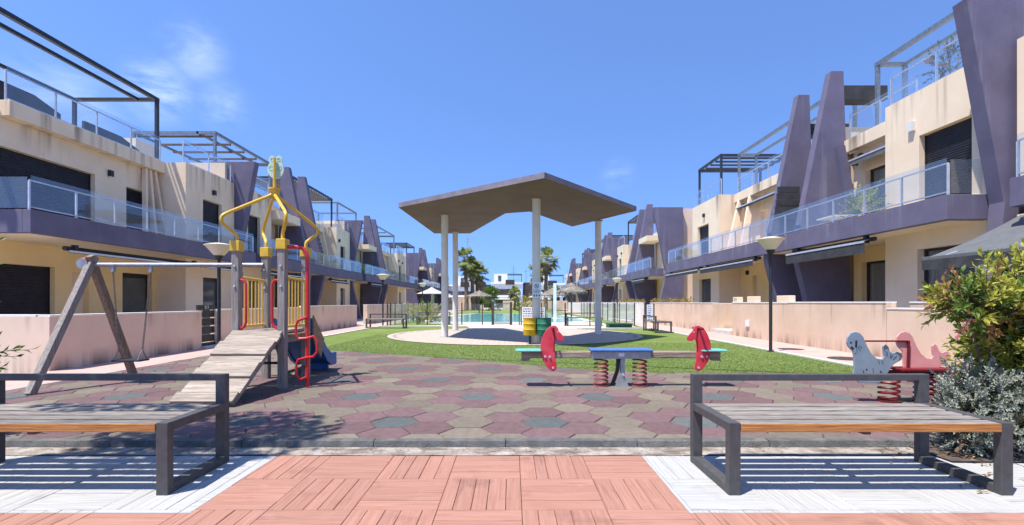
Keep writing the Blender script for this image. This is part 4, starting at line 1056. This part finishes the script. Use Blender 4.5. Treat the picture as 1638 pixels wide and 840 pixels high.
# platform
pf = MB().box(-3.45, -2.77, 6.0, 6.63, .68, .70).build('platform', 'ply', tw)
for i in range(6): MB().box(-3.345, -2.875, 5.92 + i * .135, 5.92 + i * .135 + .125, .715, .75).build('deck_board', 'ramp_wood', pf, bevel=.004)
for x in (-3.39, -2.83): MB().box(x - .02, x + .02, 6.01, 6.62, .60, .68).build('joist', 'post_wood', tw)
# ramp
A_, B_ = Vector((-3.10, 4.84, TZ + .02)), Vector((-3.10, 5.90, .75))
dr = (B_ - A_); n = 10; nrm = Vector((0, -dr.z, dr.y)).normalized()
for i in range(n):
    t0 = i / n; t1 = (i + .99) / n
    loc_ = (0, 1, 2, 0, 1, 2, 0, 1, 2, 3)[i]; lift = .042 - .014 * loc_; lift += 0
    c = A_ + dr * ((t0 + t1) / 2) + nrm * lift
    hw = .315 + random.uniform(-.012, .012); off = -.0 + random.uniform(-.012, .012); ln = dr.length / n * (1.12 if loc_ == 0 else .985)
    dd = dr.normalized()
    MB().bar(c - dd * ln / 2 + Vector((off, 0, 0)), c + dd * ln / 2 + Vector((off, 0, 0)), hw * 2, .032, tuple(nrm)).build('ramp_board', 'ramp_wood', tw, bevel=.004)
for x in (-3.33, -2.87): MB().bar(A_ + Vector((x + 3.10, .05, -.02)), B_ + Vector((x + 3.10, 0, -.07)), .045, .07).build('ramp_stringer', 'post_wood', tw)
# yellow rail panels on both sides
for x in (-3.41, -2.84):
    r_ = MB().tube([(x, 6.005, 1.42), (x, 6.625, 1.40)], .016, 8).build('rail_panel', 'yellow_pale', tw, smooth=True)
    MB().tube([(x, 6.005, .80), (x, 6.625, .80)], .016, 8).build('rail', 'yellow_pale', r_, smooth=True)
    for k in range(7):
        y = 6.05 + k * .088; MB().tube([(x, y, .80), (x, y, 1.41)], .010, 6).build('rail_bar', 'yellow_pale', r_, smooth=True)
# red hand grips
for x, sx in ((-3.40, 1), (-2.82, -1)):
    xx = x + sx * .055
    MB().tube([(xx, 5.93, 1.38), (xx + sx * .05, 5.92, 1.37), (xx + sx * .075, 5.92, 1.32), (xx + sx * .075, 5.92, .86), (xx + sx * .05, 5.92, .80), (xx, 5.93, .78)], .017, 8).build('hand_grip', 'red', tw, smooth=True)
# red climbing pole with looped rungs
PXc, PYc = -2.53, 5.95
pts = [(-2.77, 5.93, 1.785), (-2.66, 5.94, 1.785), (-2.58, 5.95, 1.765), (-2.54, 5.95, 1.71), (PXc, PYc, 1.6), (PXc, PYc, TZ)]
MB().tube(pts, .024, 10).build('climbing_pole', 'red', tw, smooth=True)
rg = [(345, 555), (318, 565), (311, 580), (311, 608), (320, 623), (345, 622), (367, 615), (377, 630), (378, 665), (366, 680), (340, 684), (318, 690), (312, 705), (312, 738), (322, 754), (345, 745)]
rp = []
for a, b_ in rg:
    v = px(320 + a / 2, 230 + b_ / 2, PYc); rp.append((v.x, PYc - .035, v.z))
MB().tube(rp, .016, 8).build('rung_loop', 'red', tw, smooth=True)
# slide
sd = MB(); S = [(6.74, .72), (6.84, .69), (7.30, .25), (7.48, .16), (7.68, .155)]
for x in (-3.36, -2.84):
    sd.prism([(y, z - .03) for y, z in S] + [(y, z + .16) for y, z in S[::-1]], 0, x, x + .04)
for (ya, za), (yb, zb) in zip(S, S[1:]): sd.quad((-3.32, ya, za), (-2.84, ya, za), (-2.84, yb, zb), (-3.32, yb, zb))
sd.build('slide', 'blue', tw)
MB().prism([(6.74, .60), (6.74, .92), (7.12, .56), (7.0, .30)], 0, -2.795, -2.775).build('slide_side', 'ply', tw)
MB().prism([(6.74, .66), (7.0, .42), (7.2, TZ), (7.12, TZ), (6.9, .42), (6.74, .56)], 0, -3.385, -3.365).build('slide_side', 'ply', tw)
MB().bar((-3.1, 7.6, TZ), (-3.1, 7.6, .15), .4, .04).build('slide_foot', 'blue', tw)
MB().bar((-3.35, 5.97, .35), (-2.87, 5.97, .35), .03, .03).bar((-2.82, 5.97, .22), (-2.84, 6.65, .22), .03, .03).build('brace', 'black_metal', tw)

# ---------------- swing
sw = thing('swing', 'swing with grey timber A-frame joined to the climbing tower by a steel bar', 'swing', (-5.4, 6.2, TZ))
AP = Vector((-5.43, 6.22, 1.63))
for q in ((-5.47, 5.46), (-5.44, 6.92)):
    d = Vector((q[0], q[1], TZ)) - AP
    l = MB().bar(AP - d * .045, Vector((q[0], q[1], TZ)), .085, .078, (1, 0, 0)).build('leg', 'post_wood' if q[1] < 6 else 'post_brown', sw, bevel=.008)
MB().bar((-5.37, 6.22, 1.59), (-3.46, 6.55, 1.61), .06, .06).build('tie', 'galv', sw) if False else None
cb = MB().tube([(-5.48, 6.22, 1.585), (-3.42, 6.62, 1.615)], .03, 12).build('top_bar', 'galv', sw, smooth=True)
MB().tube([(-5.50, 6.15, 1.60), (-5.50, 6.29, 1.60)], .07, 14).build('bracket', 'galv', sw, smooth=True)
MB().tube([(-5.52, 6.20, 1.63), (-5.44, 6.22, 1.63)], .055, 12).build('end_cap', 'red', sw, smooth=True)
st_ = MB().box(-5.17, -4.80, 6.20, 6.38, .335, .36).build('seat', 'black_metal', sw, bevel=.008)
for xt, xb in ((-5.20, -5.14), (-4.77, -4.83)):
    yt = 6.22 + (xt + 5.48) / 2.06 * .4
    hk = MB().box(xt - .02, xt + .02, yt - .02, yt + .02, 1.50, 1.575).build('hanger', 'galv', sw)
    p, q = Vector((xt, yt, 1.51)), Vector((xb, 6.29, .48)); nl = 34; ch = MB()
    for i in range(nl):
        c = p + (q - p) * ((i + .5) / nl); t = (q - p).normalized(); sd1 = Vector((1, 0, 0)) if i % 2 else Vector((0, 1, 0))
        lk = [c + t * (.021 * math.cos(2 * math.pi * k / 8)) + sd1 * (.010 * math.sin(2 * math.pi * k / 8)) for k in range(8)]
        ch.tube(lk, .0042, 4, closed=True)
    ch = ch.build('chain', 'chain', sw)
    fk = MB(); fk.tube([q, (xb, 6.21, .355)], .006, 5); fk.tube([q, (xb, 6.37, .355)], .006, 5); fk.build('fork', 'chain', ch)
# manhole cover
tag(MB().lathe([(.34, -.004), (.34, .009)], 6.55, 9.4, 28).build('manhole_cover', 'cover'), 'round dark cover plate set in the right pink path', 'manhole cover')

# ================================================================== POOL SURROUNDINGS
def fence(label, pts, step, loc, gate=None):
    t = thing('pool_fence', label, 'fence', loc)
    for (xa, ya), (xb, yb) in zip(pts, pts[1:]):
        L = math.hypot(xb - xa, yb - ya); n = max(1, round(L / step))
        for i in range(n + 1):
            x = xa + (xb - xa) * i / n; y = ya + (yb - ya) * i / n
            box('post', 'fence_bronze', t, x - .025, x + .025, y - .025, y + .025, 0, 1.08)
        for i in range(n):
            a, b = (i + .06) / n, (i + .94) / n
            P = lambda f: (xa + (xb - xa) * f, ya + (yb - ya) * f)
            (x0, y0), (x1, y1) = P(a), P(b)
            MB().bar((x0, y0, .55), (x1, y1, .55), .008, .95, (0, 0, 1)).build('glass_panel', 'glass_clear', t)
    return t
fence('glass pool fence on the left with bronze posts beside the path', [(-5.75, 22.2), (-5.75, 34)], 1.5, (-5.75, 28, 0))
fence('glass pool fence in front of the pool, left of the gate', [(-5.7, 22.6), (-2.5, 24.0), (-1.45, 23.6)], 1.4, (-3.5, 23, 0))
fence('glass pool fence in front of the pool, right of the gate', [(.35, 23.2), (2.45, 22.2), (4.7, 22.0), (5.7, 22.4)], 1.1, (3, 22, 0))
fence('glass pool fence on the right along the far path', [(5.75, 22.6), (5.75, 40)], 1.6, (5.75, 31, 0))
gt2 = thing('pool_gate', 'narrow pool gate with bronze posts straight ahead', 'gate', (-.5, 23.4, 0))
for x in (-.93, -.05): box('post', 'fence_bronze', gt2, x - .06, x + .06, 23.3, 23.42, 0, 1.12)
box('glass_panel', 'glass_clear', gt2, -.86, -.12, 23.35, 23.36, .12, 1.05)
box('bottom_rail', 'fence_bronze', gt2, -.868, -.112, 23.34, 23.37, .08, .118)
box('top_rail', 'fence_bronze', gt2, -.868, -.112, 23.34, 23.37, 1.052, 1.08)

def board(label, x, y, w, z0, z1, mset, rows, legs=True, seed=1):
    rnd = random.Random(seed)
    t = thing('notice_board', label, 'sign', (x, y, 0))
    b = box('board', 'sign_white', t, x - w / 2, x + w / 2, y, y + .02, z0, z1)
    tx = MB(); h = (z1 - z0) / (rows + 1)
    for r_ in range(rows):
        z = z1 - h * (r_ + 1); xx = x - w / 2 + .05
        while xx < x + w / 2 - .08:
            ww = rnd.uniform(.03, .12); tx.box(xx, min(xx + ww, x + w / 2 - .04), y - .004, y - .001, z, z + h * .42); xx += ww + .03
    tx.build('lettering', mset, b, kind='stuff')
    if legs:
        for s_ in (-1, 1): box('leg', 'fence_bronze', t, x + s_ * (w / 2 + .03) - .025, x + s_ * (w / 2 + .03) + .025, y, y + .05, -.02, z1 + .03)
    return t
board('white pool rules board behind the front column', 1.02, 22.9, 1.1, .22, .88, 'ink_grey', 5)
board('narrow upright notice board with blue lettering beside the right bench', 5.62, 19.6, .26, .30, 1.02, 'sign_blue', 7, seed=4)
# green pool-plant hatch
gb = thing('green_hatch', 'low dark green hatch box on the lawn behind the right bench', 'box', (4.6, 20.2, 0))
box('body', 'box_green', gb, 4.1, 5.05, 20.25, 21.0, 0, .17); box('lid', 'box_green', gb, 4.06, 5.09, 20.2, 21.05, .172, .215, bevel=.01)
# shower post
shp = thing('pool_shower', 'white square pool shower post beyond the pool', 'shower', (2.95, 33, 0))
box('post', 'sign_white', shp, 2.85, 3.05, 33, 33.2, 0, 2.35); box('head', 'sign_white', shp, 2.85, 3.35, 33.05, 33.15, 2.352, 2.42); box('tray', 'coping', shp, 2.5, 3.4, 32.5, 33.6, 0, .03)

def parasol(label, x, y, r, zb, zt, m='thatch', group='parasols by the pool'):
    t = thing('parasol', label, 'parasol', (x, y, 0), group)
    MB().lathe([(.06, 0), (.05, zt - .1)], x, y, 8).build('pole', 'trunk' if m == 'thatch' else 'alu', t, smooth=True)
    n = 28; c = MB(); k = 4
    rings = []
    for i in range(k + 1):
        f = i / k; rings.append((max(r * f, .03), zt - (zt - zb) * (f ** .85)))
    for (r0, z0), (r1, z1) in zip(rings, rings[1:]):
        for j in range(n):
            a0, a1 = 2 * math.pi * j / n, 2 * math.pi * (j + 1) / n
            jz = (lambda q: .0) 
            P = lambda a, rr, z: (x + rr * math.cos(a), y + rr * math.sin(a), z)
            c.quad(P(a0, r0, z0), P(a1, r0, z0), P(a1, r1, z1), P(a0, r1, z1))
    cn = c.build('canopy', m, t, smooth=False)
    if m == 'thatch':
        fr = MB()
        for j in range(150):
            a = random.uniform(0, 2 * math.pi); rr = r * random.uniform(.93, 1.0); w = .05; dz = random.uniform(.08, .24)
            p0 = Vector((x + rr * math.cos(a), y + rr * math.sin(a), zb + .06)); tdir = Vector((-math.sin(a), math.cos(a), 0)) * w
            p1 = Vector((x + (rr + .05) * math.cos(a), y + (rr + .05) * math.sin(a), zb - dz))
            fr.tri(p0 - tdir, p0 + tdir, p1)
        for j in range(260):
            a = random.uniform(0, 2 * math.pi); f0 = random.uniform(.05, .8); f1 = f0 + .2
            z = lambda f: zt - (zt - zb) * (f ** .85) + .03
            td = Vector((-math.sin(a), math.cos(a), 0)) * .05
            fr.tri(Vector((x + r * f0 * math.cos(a), y + r * f0 * math.sin(a), z(f0))) - td, Vector((x + r * f0 * math.cos(a), y + r * f0 * math.sin(a), z(f0))) + td, Vector((x + r * f1 * math.cos(a), y + r * f1 * math.sin(a), z(f1) + .02)))
        fr.build('fringe', m, cn, kind='stuff')
        for a in range(4):
            an = a * math.pi / 2 + .4
            MB().bar((x + .04 * math.cos(an), y + .04 * math.sin(an), zb - .45), (x + r * .5 * math.cos(an), y + r * .5 * math.sin(an), zb + .18), .04, .04).build('strut', 'trunk', t)
    return t
parasol('big thatched parasol on the lawn right of the front column', 4.2, 34, 1.15, 1.85, 2.5)
parasol('thatched parasol behind the big one, half hidden', 3.6, 43, 1.3, 1.75, 2.4)
parasol('pale parasol near the palms, left of the pool', -3.4, 50, 1.45, 1.75, 2.35)
parasol('pale cloth parasol at the left edge of the pool lawn', -6.0, 36, 1.15, 1.75, 2.25, 'parasol')
parasol('pale cloth parasol behind the pool rules board', 3.4, 56, 1.6, 1.7, 2.35, 'parasol')

# ---------------- plants
def leaf(mb, p, d, n, L, w):
    """pointed leaf folded a little along its midrib"""
    d = d.normalized(); s_ = d.cross(n)
    if s_.length < 1e-4: s_ = d.orthogonal()
    s_.normalize(); u = s_.cross(d)
    k = len(mb.v); m = p + d * (L * .5) + u * (L * .04)
    mb.v += [tuple(p), tuple(m + s_ * w / 2 + u * w * .18), tuple(p + d * L - u * L * .08), tuple(m - s_ * w / 2 + u * w * .18), tuple(m)]
    mb.face([k, k + 1, k + 4]); mb.face([k + 1, k + 2, k + 4]); mb.face([k, k + 4, k + 3]); mb.face([k + 4, k + 2, k + 3])
def rdir(rnd):
    while True:
        v = Vector((rnd.uniform(-1, 1), rnd.uniform(-1, 1), rnd.uniform(-1, 1)))
        if .05 < v.length < 1: return v.normalized()
def shrub(name, label, base, lobes, ntw, mats, leafL, pick, seed, leaves=11, wr=.36, cat='shrub'):
    rnd = random.Random(seed); t = thing(name, label, cat, base)
    fo = MB(); st = MB(); bs = Vector(base)
    if seed == 3: lobes = [(l[0] + .07, l[1], l[2] - (.04 if l[2] > 1 else 0), *l[3:]) for l in lobes]
    tot = sum(l[3] * l[4] * l[5] for l in lobes)
    for li, (lx, ly, lz, rx, ry, rz) in enumerate(lobes):
        c = Vector((lx, ly, lz))
        if li == 0 or (Vector(lobes[li - 1][:3]) - c).length > .12: st.tube([bs + Vector((rnd.uniform(-.08, .08), rnd.uniform(-.08, .08), 0)), (bs + c) / 2 + Vector((rnd.uniform(-.05, .05), 0, .05)), c], [.018, .013, .006], 6)
        for i in range(int(ntw * rx * ry * rz / tot)):
            d = rdir(rnd); rr = rnd.random() ** .38
            p = c + Vector((d.x * rx, d.y * ry, d.z * rz)) * rr
            if p.z < .02: continue
            out = (d + Vector((0, 0, .55)) + rdir(rnd) * .5).normalized(); Lt = leafL * rnd.uniform(1.6, 3.0) 
            if rnd.random() < .10: Lt *= 1.7
            st.tube([p - out * Lt * .4, p + out * Lt * .9], .0022, 3, caps=False)
            fo.m = pick(p, rr, d, rnd)
            for k in range(leaves):
                f = k / leaves; a = k * 2.4; side = out.orthogonal().normalized(); side2 = out.cross(side)
                dirn = (side * math.cos(a) + side2 * math.sin(a)) * (1.0 - .55 * f) + out * (.5 + .8 * f)
                leaf(fo, p + out * (Lt * f), dirn, out + rdir(rnd) * .3, leafL * rnd.uniform(.75, 1.2) * (1 - .25 * f), leafL * wr * rnd.uniform(.8, 1.2))
    st.build('stems', 'twig', t); fo.build('foliage', mats, t)
    return t
def pickA(p, rr, d, rnd):
    q = rnd.random()
    if rr > .78 and (p.x < 3.66 or p.z > 1.40) and p.z > .98 and q < .6: return 2 if rnd.random() < .88 else 3
    if rr > .62 and q < .72: return 1
    if rr > .5: return 0
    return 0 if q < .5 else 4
bed = sheet('planting_bed', [(3.02, 3.30), (4.9, 3.25), (5.2, 3.71), (3.0, 3.71)], .012, 'soil')
shrub('shrub', 'large yellow-green shrub with coppery tips at the right edge', (3.85, 3.75, 0),
      [(3.95, 3.56, .36, .34, .26, .36), (3.92, 3.54, .74, .24, .24, .24), (3.74, 3.50, .76, .18, .18, .22), (3.80, 3.50, .96, .22, .2, .18), (4.0, 3.5, 1.05, .24, .2, .2), (4.16, 3.75, .72, .50, .45, .55), (3.80, 3.62, 1.04, .30, .30, .16), (4.12, 3.75, 1.24, .40, .38, .22), *[(3.44 - .03 * k, 3.58, 1.09 + .015 * k, .22, .20, .085) for k in range(4)], (4.3, 3.8, .6, .5, .45, .55), (3.96, 3.60, .55, .22, .3, .42), (3.32, 3.58, 1.08, .10, .12, .04)], 2700,
      ['leaf_green', 'leaf_yellow', 'leaf_orange', 'leaf_pinkred', 'leaf_dark'], .082, pickA, 3, wr=.34)
shrub('shrub', 'low silvery shrub behind the right end of the right front bench', (3.28, 3.5, 0),
      [(3.36, 3.52, .36, .24, .26, .28), (3.50, 3.50, .30, .26, .26, .30), (3.26, 3.5, .24, .20, .22, .23), (3.50, 3.46, .46, .20, .2, .17)], 760,
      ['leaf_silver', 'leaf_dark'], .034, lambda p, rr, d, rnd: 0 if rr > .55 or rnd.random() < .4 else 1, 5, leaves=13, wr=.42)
shrub('shrub', 'spiky green shrub whose tips reach in at the left edge', (-4.6, 3.75, 0),
      [(-4.64, 3.75, .75, .34, .38, .55), (-4.58, 3.75, 1.25, .30, .3, .2)], 260,
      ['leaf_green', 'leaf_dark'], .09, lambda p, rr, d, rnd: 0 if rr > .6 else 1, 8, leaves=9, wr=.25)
lt = MB(); rnd = random.Random(61)
for i in range(220):
    x = rnd.uniform(2.6, 4.6); y = rnd.uniform(2.75, 4.1); lt.m = rnd.choice((0, 0, 1, 2)); a = rnd.uniform(0, 6.28)
    leaf(lt, Vector((x, y, .022 if x > 3.0 and 3.28 < y < 3.72 else .008)), Vector((math.cos(a), math.sin(a), rnd.uniform(0, .3))), Vector((0, 0, 1)), rnd.uniform(.03, .06), .016)
for i in range(120):
    x = rnd.uniform(-3.5, 3); y = 3.62 - abs(rnd.gauss(0, .07)); a = rnd.uniform(0, 6.28); lt.m = rnd.choice((0, 2))
    leaf(lt, Vector((x, y, .010)), Vector((math.cos(a), math.sin(a), rnd.uniform(0, .2))), Vector((0, 0, 1)), rnd.uniform(.012, .03), .010)
lt.build('leaf_litter', ['leaf_orange', 'leaf_dark', 'dead_frond'], bed, kind='stuff')
# plants on balconies and terrace
shrub('potted_shrub', 'dry reddish shrub behind the glass on the right roof terrace', (10.3, 11.35, 5.9), [(10.3, 11.35, 6.75, .3, .35, .4)], 90, ['leaf_orange', 'leaf_dark', 'leaf_green'], .09, lambda p, rr, d, rnd: rnd.choice((0, 0, 2, 1)), 11, cat='plant')
shrub('potted_shrub', 'leafy potted plant behind the balcony glass on the right', (9.3, 12.75, 2.95), [(9.3, 12.7, 3.62, .28, .4, .3)], 90, ['leaf_green', 'leaf_yellow'], .10, lambda p, rr, d, rnd: rnd.choice((0, 1)), 12, cat='plant')
for i in range(6):
    yy = 34.8 + i * .75
    pt = thing('potted_shrub', ('nearest', 'second', 'third', 'fourth', 'fifth', 'farthest')[i] + ' of six leafy plants behind the third left balcony glass', 'plant', (-10.95, yy, 2.82), 'plants on the far left balcony')
    fo = MB(); rnd = random.Random(40 + i)
    for k in range(120):
        d = rdir(rnd); p = Vector((-10.95, yy, 3.5)) + Vector((d.x * .25, d.y * .35, d.z * .45)) * rnd.random() ** .4
        leaf(fo, p, d + Vector((0, 0, .5)), rdir(rnd), .16, .06)
    fo.build('foliage', 'leaf_green', pt)
    MB().lathe([(.12, 2.82), (.16, 3.12), (.15, 3.12)], -10.95, yy, 10).build('pot', 'purple_dark', pt)

# tree above the left edge: only its shadow and lowest tips show
tree = thing('tree', 'tree standing out of frame at the left whose shadow falls by the bench', 'tree', (-4.9, 2.5, 0))
tr = MB(); tr.tube([(-4.9, 2.5, 0), (-4.85, 2.52, 1.2), (-4.6, 2.55, 2.6), (-4.15, 2.6, 3.9), (-3.95, 2.65, 4.6)], [.10, .08, .065, .045, .02], 10)
rnd = random.Random(21)
for i in range(9):
    a = rnd.uniform(0, 6.28); tr.tube([(-4.15, 2.6, 3.9), (-4.0 + .6 * math.cos(a), 2.65 + .6 * math.sin(a), 4.4 + rnd.uniform(0, .6))], [.03, .008], 6)
tr.build('trunk', 'trunk', tree, smooth=True)
fo = MB()
for i in range(900):
    d = rdir(rnd); p = Vector((-3.95, 2.65, 4.75)) + Vector((d.x * .95, d.y * .75, d.z * .5)) * rnd.random() ** .5
    for k in range(5): leaf(fo, p, d + rdir(rnd) * .9, rdir(rnd), .11, .035)
fo.build('crown', 'leaf_tree', tree)

# ---------------- palms
def palm(label, x, y, h, seed, small=False):
    rnd = random.Random(seed); t = thing('palm_tree', label, 'palm', (x, y, 0), 'palms by the pool')
    k = MB(); pts = []; rr = []
    for i in range(12):
        f = i / 11; pts.append((x + .12 * math.sin(f * 3 + seed), y, h * f)); rr.append((.30 - .11 * f) * (1 + .12 * (i % 2)) * (.6 if small else 1))
    k.tube(pts, rr, 10).build('trunk', 'trunk', t, smooth=True)
    top = Vector(pts[-1]); fo = MB(); dead = MB()
    nf = 52
    for i in range(nf):
        e = rnd.uniform(-1.0, 1.4); a = rnd.uniform(0, 6.283); pl = rnd.uniform(.7, 1.35) * (.6 if small else 1)
        d = Vector((math.cos(a) * math.cos(e), math.sin(a) * math.cos(e), math.sin(e)))
        tip = top + d * pl - Vector((0, 0, .12)); mb = dead if e < -.75 else fo
        s_ = d.cross(Vector((0, 0, 1)))
        if s_.length < .1: s_ = Vector((1, 0, 0))
        s_.normalize(); u = s_.cross(d)
        mb.tube([top, tip], .018, 3, caps=False)
        for j in range(13):
            b = (j - 6) / 6 * 1.35; bd = d * math.cos(b) + s_ * math.sin(b); L = rnd.uniform(.8, 1.15) * (1.0 - .25 * abs(b) / 1.35) * (.6 if small else 1)
            mid = tip + bd * L * .6; end = tip + bd * L * .95 - Vector((0, 0, L * .32)); w = .065
            n_ = bd.cross(u).normalized() * w
            kk_ = len(mb.v); mb.v += [tuple(tip), tuple(mid + n_), tuple(end), tuple(mid - n_)]; mb.face([kk_, kk_ + 1, kk_ + 2, kk_ + 3])
    for i in range(70):
        a = rnd.uniform(0, 6.283); zz = rnd.uniform(-.9, -.1) * (.6 if small else 1); r0 = .22
        p = top + Vector((math.cos(a) * r0, math.sin(a) * r0, zz)); e = p + Vector((math.cos(a) * .35, math.sin(a) * .35, -.8)); s_ = Vector((-math.sin(a), math.cos(a), 0)) * .10
        dead.tri(p - s_ * .4, p + s_ * .4, e)
    fo.build('crown', 'palm_green', t); dead.build('dead_fronds', 'dead_frond', t)
palm('tallest palm, left of the pool gate', -6.35, 66, 7.1, 1)
palm('palm just right of the tallest one', -5.45, 66.8, 6.0, 2)
palm('shorter palm with low crown behind the other two', -4.75, 67.6, 5.0, 3)
palm('tall palm just right of the front canopy column', 4.65, 65, 6.9, 4)
palm('palm partly hidden by the front canopy column', 3.55, 66, 5.4, 5)
palm('small young palm in front of the middle white villa', .35, 70, 2.6, 6, True)
def roundtree(label, x, y, h, r, seed):
    rnd = random.Random(seed); t = thing('tree', label, 'tree', (x, y, 0))
    MB().tube([(x, y, 0), (x + .1, y, h * .5), (x, y, h * .75)], [.12, .09, .05], 8).build('trunk', 'trunk', t, smooth=True)
    fo = MB()
    for i in range(500):
        d = rdir(rnd); p = Vector((x, y, h - r * .8)) + Vector((d.x * r, d.y * r, d.z * r * .8)) * rnd.random() ** .4 * rnd.uniform(.75, 1.1)
        for k in range(3): leaf(fo, p, d + rdir(rnd), rdir(rnd), .30, .14)
    fo.build('crown', 'leaf_green', t)
roundtree('round bright green tree left of the middle white villa', -3.1, 72, 3.5, 1.2, 7)
roundtree('low dark tree under the left palms', -5.3, 74, 2.2, 1.0, 9)
roundtree('small tree beyond the big thatched parasol', 8.0, 92, 4.4, 1.4, 10)
shrub('hedge_bush', 'yellow-green bush behind the far left bench', (-4.8, 26.5, 0), [(-4.8, 26.5, .45, .7, .5, .45)], 120, ['leaf_yellow', 'leaf_green'], .16, lambda p, rr, d, rnd: rnd.choice((0, 1)), 14, cat='bush')
shrub('hedge_bush', 'yellowish bush by the wall behind the rules board', (2.0, 60, 0), [(2.0, 60, .9, .9, .6, .9)], 90, ['leaf_yellow', 'leaf_orange'], .22, lambda p, rr, d, rnd: rnd.choice((0, 1)), 15, cat='bush')
for i, (x, y) in enumerate(((-2.9, 62), (-1.9, 63), (.9, 62))):
    shrub('hedge_bush', ('small bush left of the pool gate below the palms', 'small bush just beyond the pool gate', 'small dark bush beyond the pool gate')[i], (x, y, 0), [(x, y, .7, .55, .5, .7)], 60, ['leaf_dark', 'leaf_green'], .2, lambda p, rr, d, rnd: rnd.choice((0, 1)), 30 + i, cat='bush')
# flower rows trailing over the far right wall
fl_ = MB(); rnd = random.Random(77)
for i in range(700):
    y = rnd.uniform(20, 33); p = Vector((7.5 if y < 25.8 else 7.1, y, 1.1 + rnd.uniform(0, .16))); fl_.m = rnd.choice((0, 0, 1)); leaf(fl_, p, rdir(rnd) + Vector((0, 0, .4)), rdir(rnd), .13, .05)
tr_ = thing('trailing_plants', 'dry trailing plants along the top of the far right garden wall', 'plants', (7.5, 25, 1.1)); fl_.build('foliage', ['leaf_orange', 'leaf_green'], tr_)

# ---------------- far white villas
def villa(label, xc, w, Y, z1, roof_l, mast=False):
    t = thing('white_villa', label, 'building', (xc, Y, 0), 'white villas beyond the pool')
    x0, x1 = xc - w / 2, xc + w / 2
    box('ground_floor', 'villa_brown', t, x0 + .4, x1 - .4, Y + .9, Y + 8, 0, 2.3)
    box('upper_floor', 'villa_white', t, x0, x1, Y, Y + 8, 2.301, z1)
    for s_ in (x0 + .4, x1 - .9): box('pier', 'villa_white', t, s_, s_ + .5, Y + .5, Y + .89, 0, 2.3)
    win = box('window', 'villa_brown', t, x0 + w * .12, x0 + w * .80, Y - .04, Y - .002, 2.75, z1 - 1.15)
    for k in (.3, .55): box('frame', 'dark_frame', win, x0 + w * k, x0 + w * k + .07, Y - .07, Y - .041, 2.75, z1 - 1.15)
    box('roof_edge', 'villa_white', t, x0 - .25, x1 + .25, Y - .3, Y + .2, z1 + .001, z1 + .35)
    box('canopy_awning', 'villa_white', t, x0 + w * .1, x0 + w * .62, Y - .8, Y - .1, 1.75, 2.2)
    rx0 = x0 + w * (.06 if roof_l else .30); rx1 = rx0 + w * .45
    rm = box('roof_room', 'villa_white', t, rx0, rx1, Y + 1.5, Y + 6, z1 + .36, z1 + 2.3)
    box('roof_window', 'villa_glass', rm, rx0 + .9, rx0 + 1.6, Y + 1.45, Y + 1.498, z1 + .6, z1 + 1.9)
    pg = MB()
    pg.box(rx1, x1, Y + 1.4, Y + 1.55, z1 + 2.15, z1 + 2.3); pg.box(rx1, x1, Y + 5, Y + 5.15, z1 + 2.15, z1 + 2.3)
    pg.box(x1 - .12, x1, Y + 1.4, Y + 1.52, z1 + .36, z1 + 2.15); pg.box(x1 - .12, x1, Y + 1.56, Y + 5, z1 + 2.16, z1 + 2.29); pg.build('pergola', 'black_metal', t)
    box('balustrade', 'glass', t, rx1 + .1, x1 - .15, Y + .1, Y + .13, z1 + .36, z1 + 1.2)
    box('dark_panel', 'villa_brown', t, x1 + .3, x1 + 2.8, Y + 2, Y + 6, 0, z1 + .4)
    box('planter_box', 'villa_brown', t, x0 + w * .45, x0 + w * .75, Y - .35, Y - .301, z1 - .2, z1 + .9)
villa('white villa straight ahead behind the pool gate', -1.1, 6.6, 106, 5.2, True)
villa('white villa left of the middle one, behind the palms', -11.0, 6.8, 106, 4.7, False)
villa('white villa right of the front column, behind the right palms', 8.2, 6.6, 106, 5.0, True)
villa('white villa at far left seen between the canopy columns', -20.6, 6.6, 106, 5.0, True)
villa('white villa at far right behind the thatched parasol', 17.4, 6.6, 106, 5.0, False)
def mast(label, x, y, h, arms):
    t = thing('antenna_mast', label, 'antenna', (x, y, 0), 'antenna masts on the skyline')
    MB().tube([(x, y, 0), (x, y, h)], .05, 6).build('pole', 'steel_blue', t)
    for z in arms: box('aerial', 'steel_blue', t, x - .7, x + .7, y - .03, y + .03, z, z + .06)
mast('tall thin antenna mast left of the canopy centre', -11.5, 125, 18.5, (17.5, 16.8)); mast('antenna mast with cross arms right of centre', .4, 125, 10.8, (10, 9.4, 8.8)); mast('thin antenna mast beside the front canopy column', 3.2, 110, 8.8, (8.2,))
# distant roofs closing the horizon
for i, (x0, x1) in enumerate(((-75, -30), (28, 75))):
    w = tag(MB().box(x0, x1, 130, 140, -.02, 5.2).build('row_house', 'villa_white'), ('distant white row house at the left horizon', 'distant white row house at the right horizon')[i], 'building')
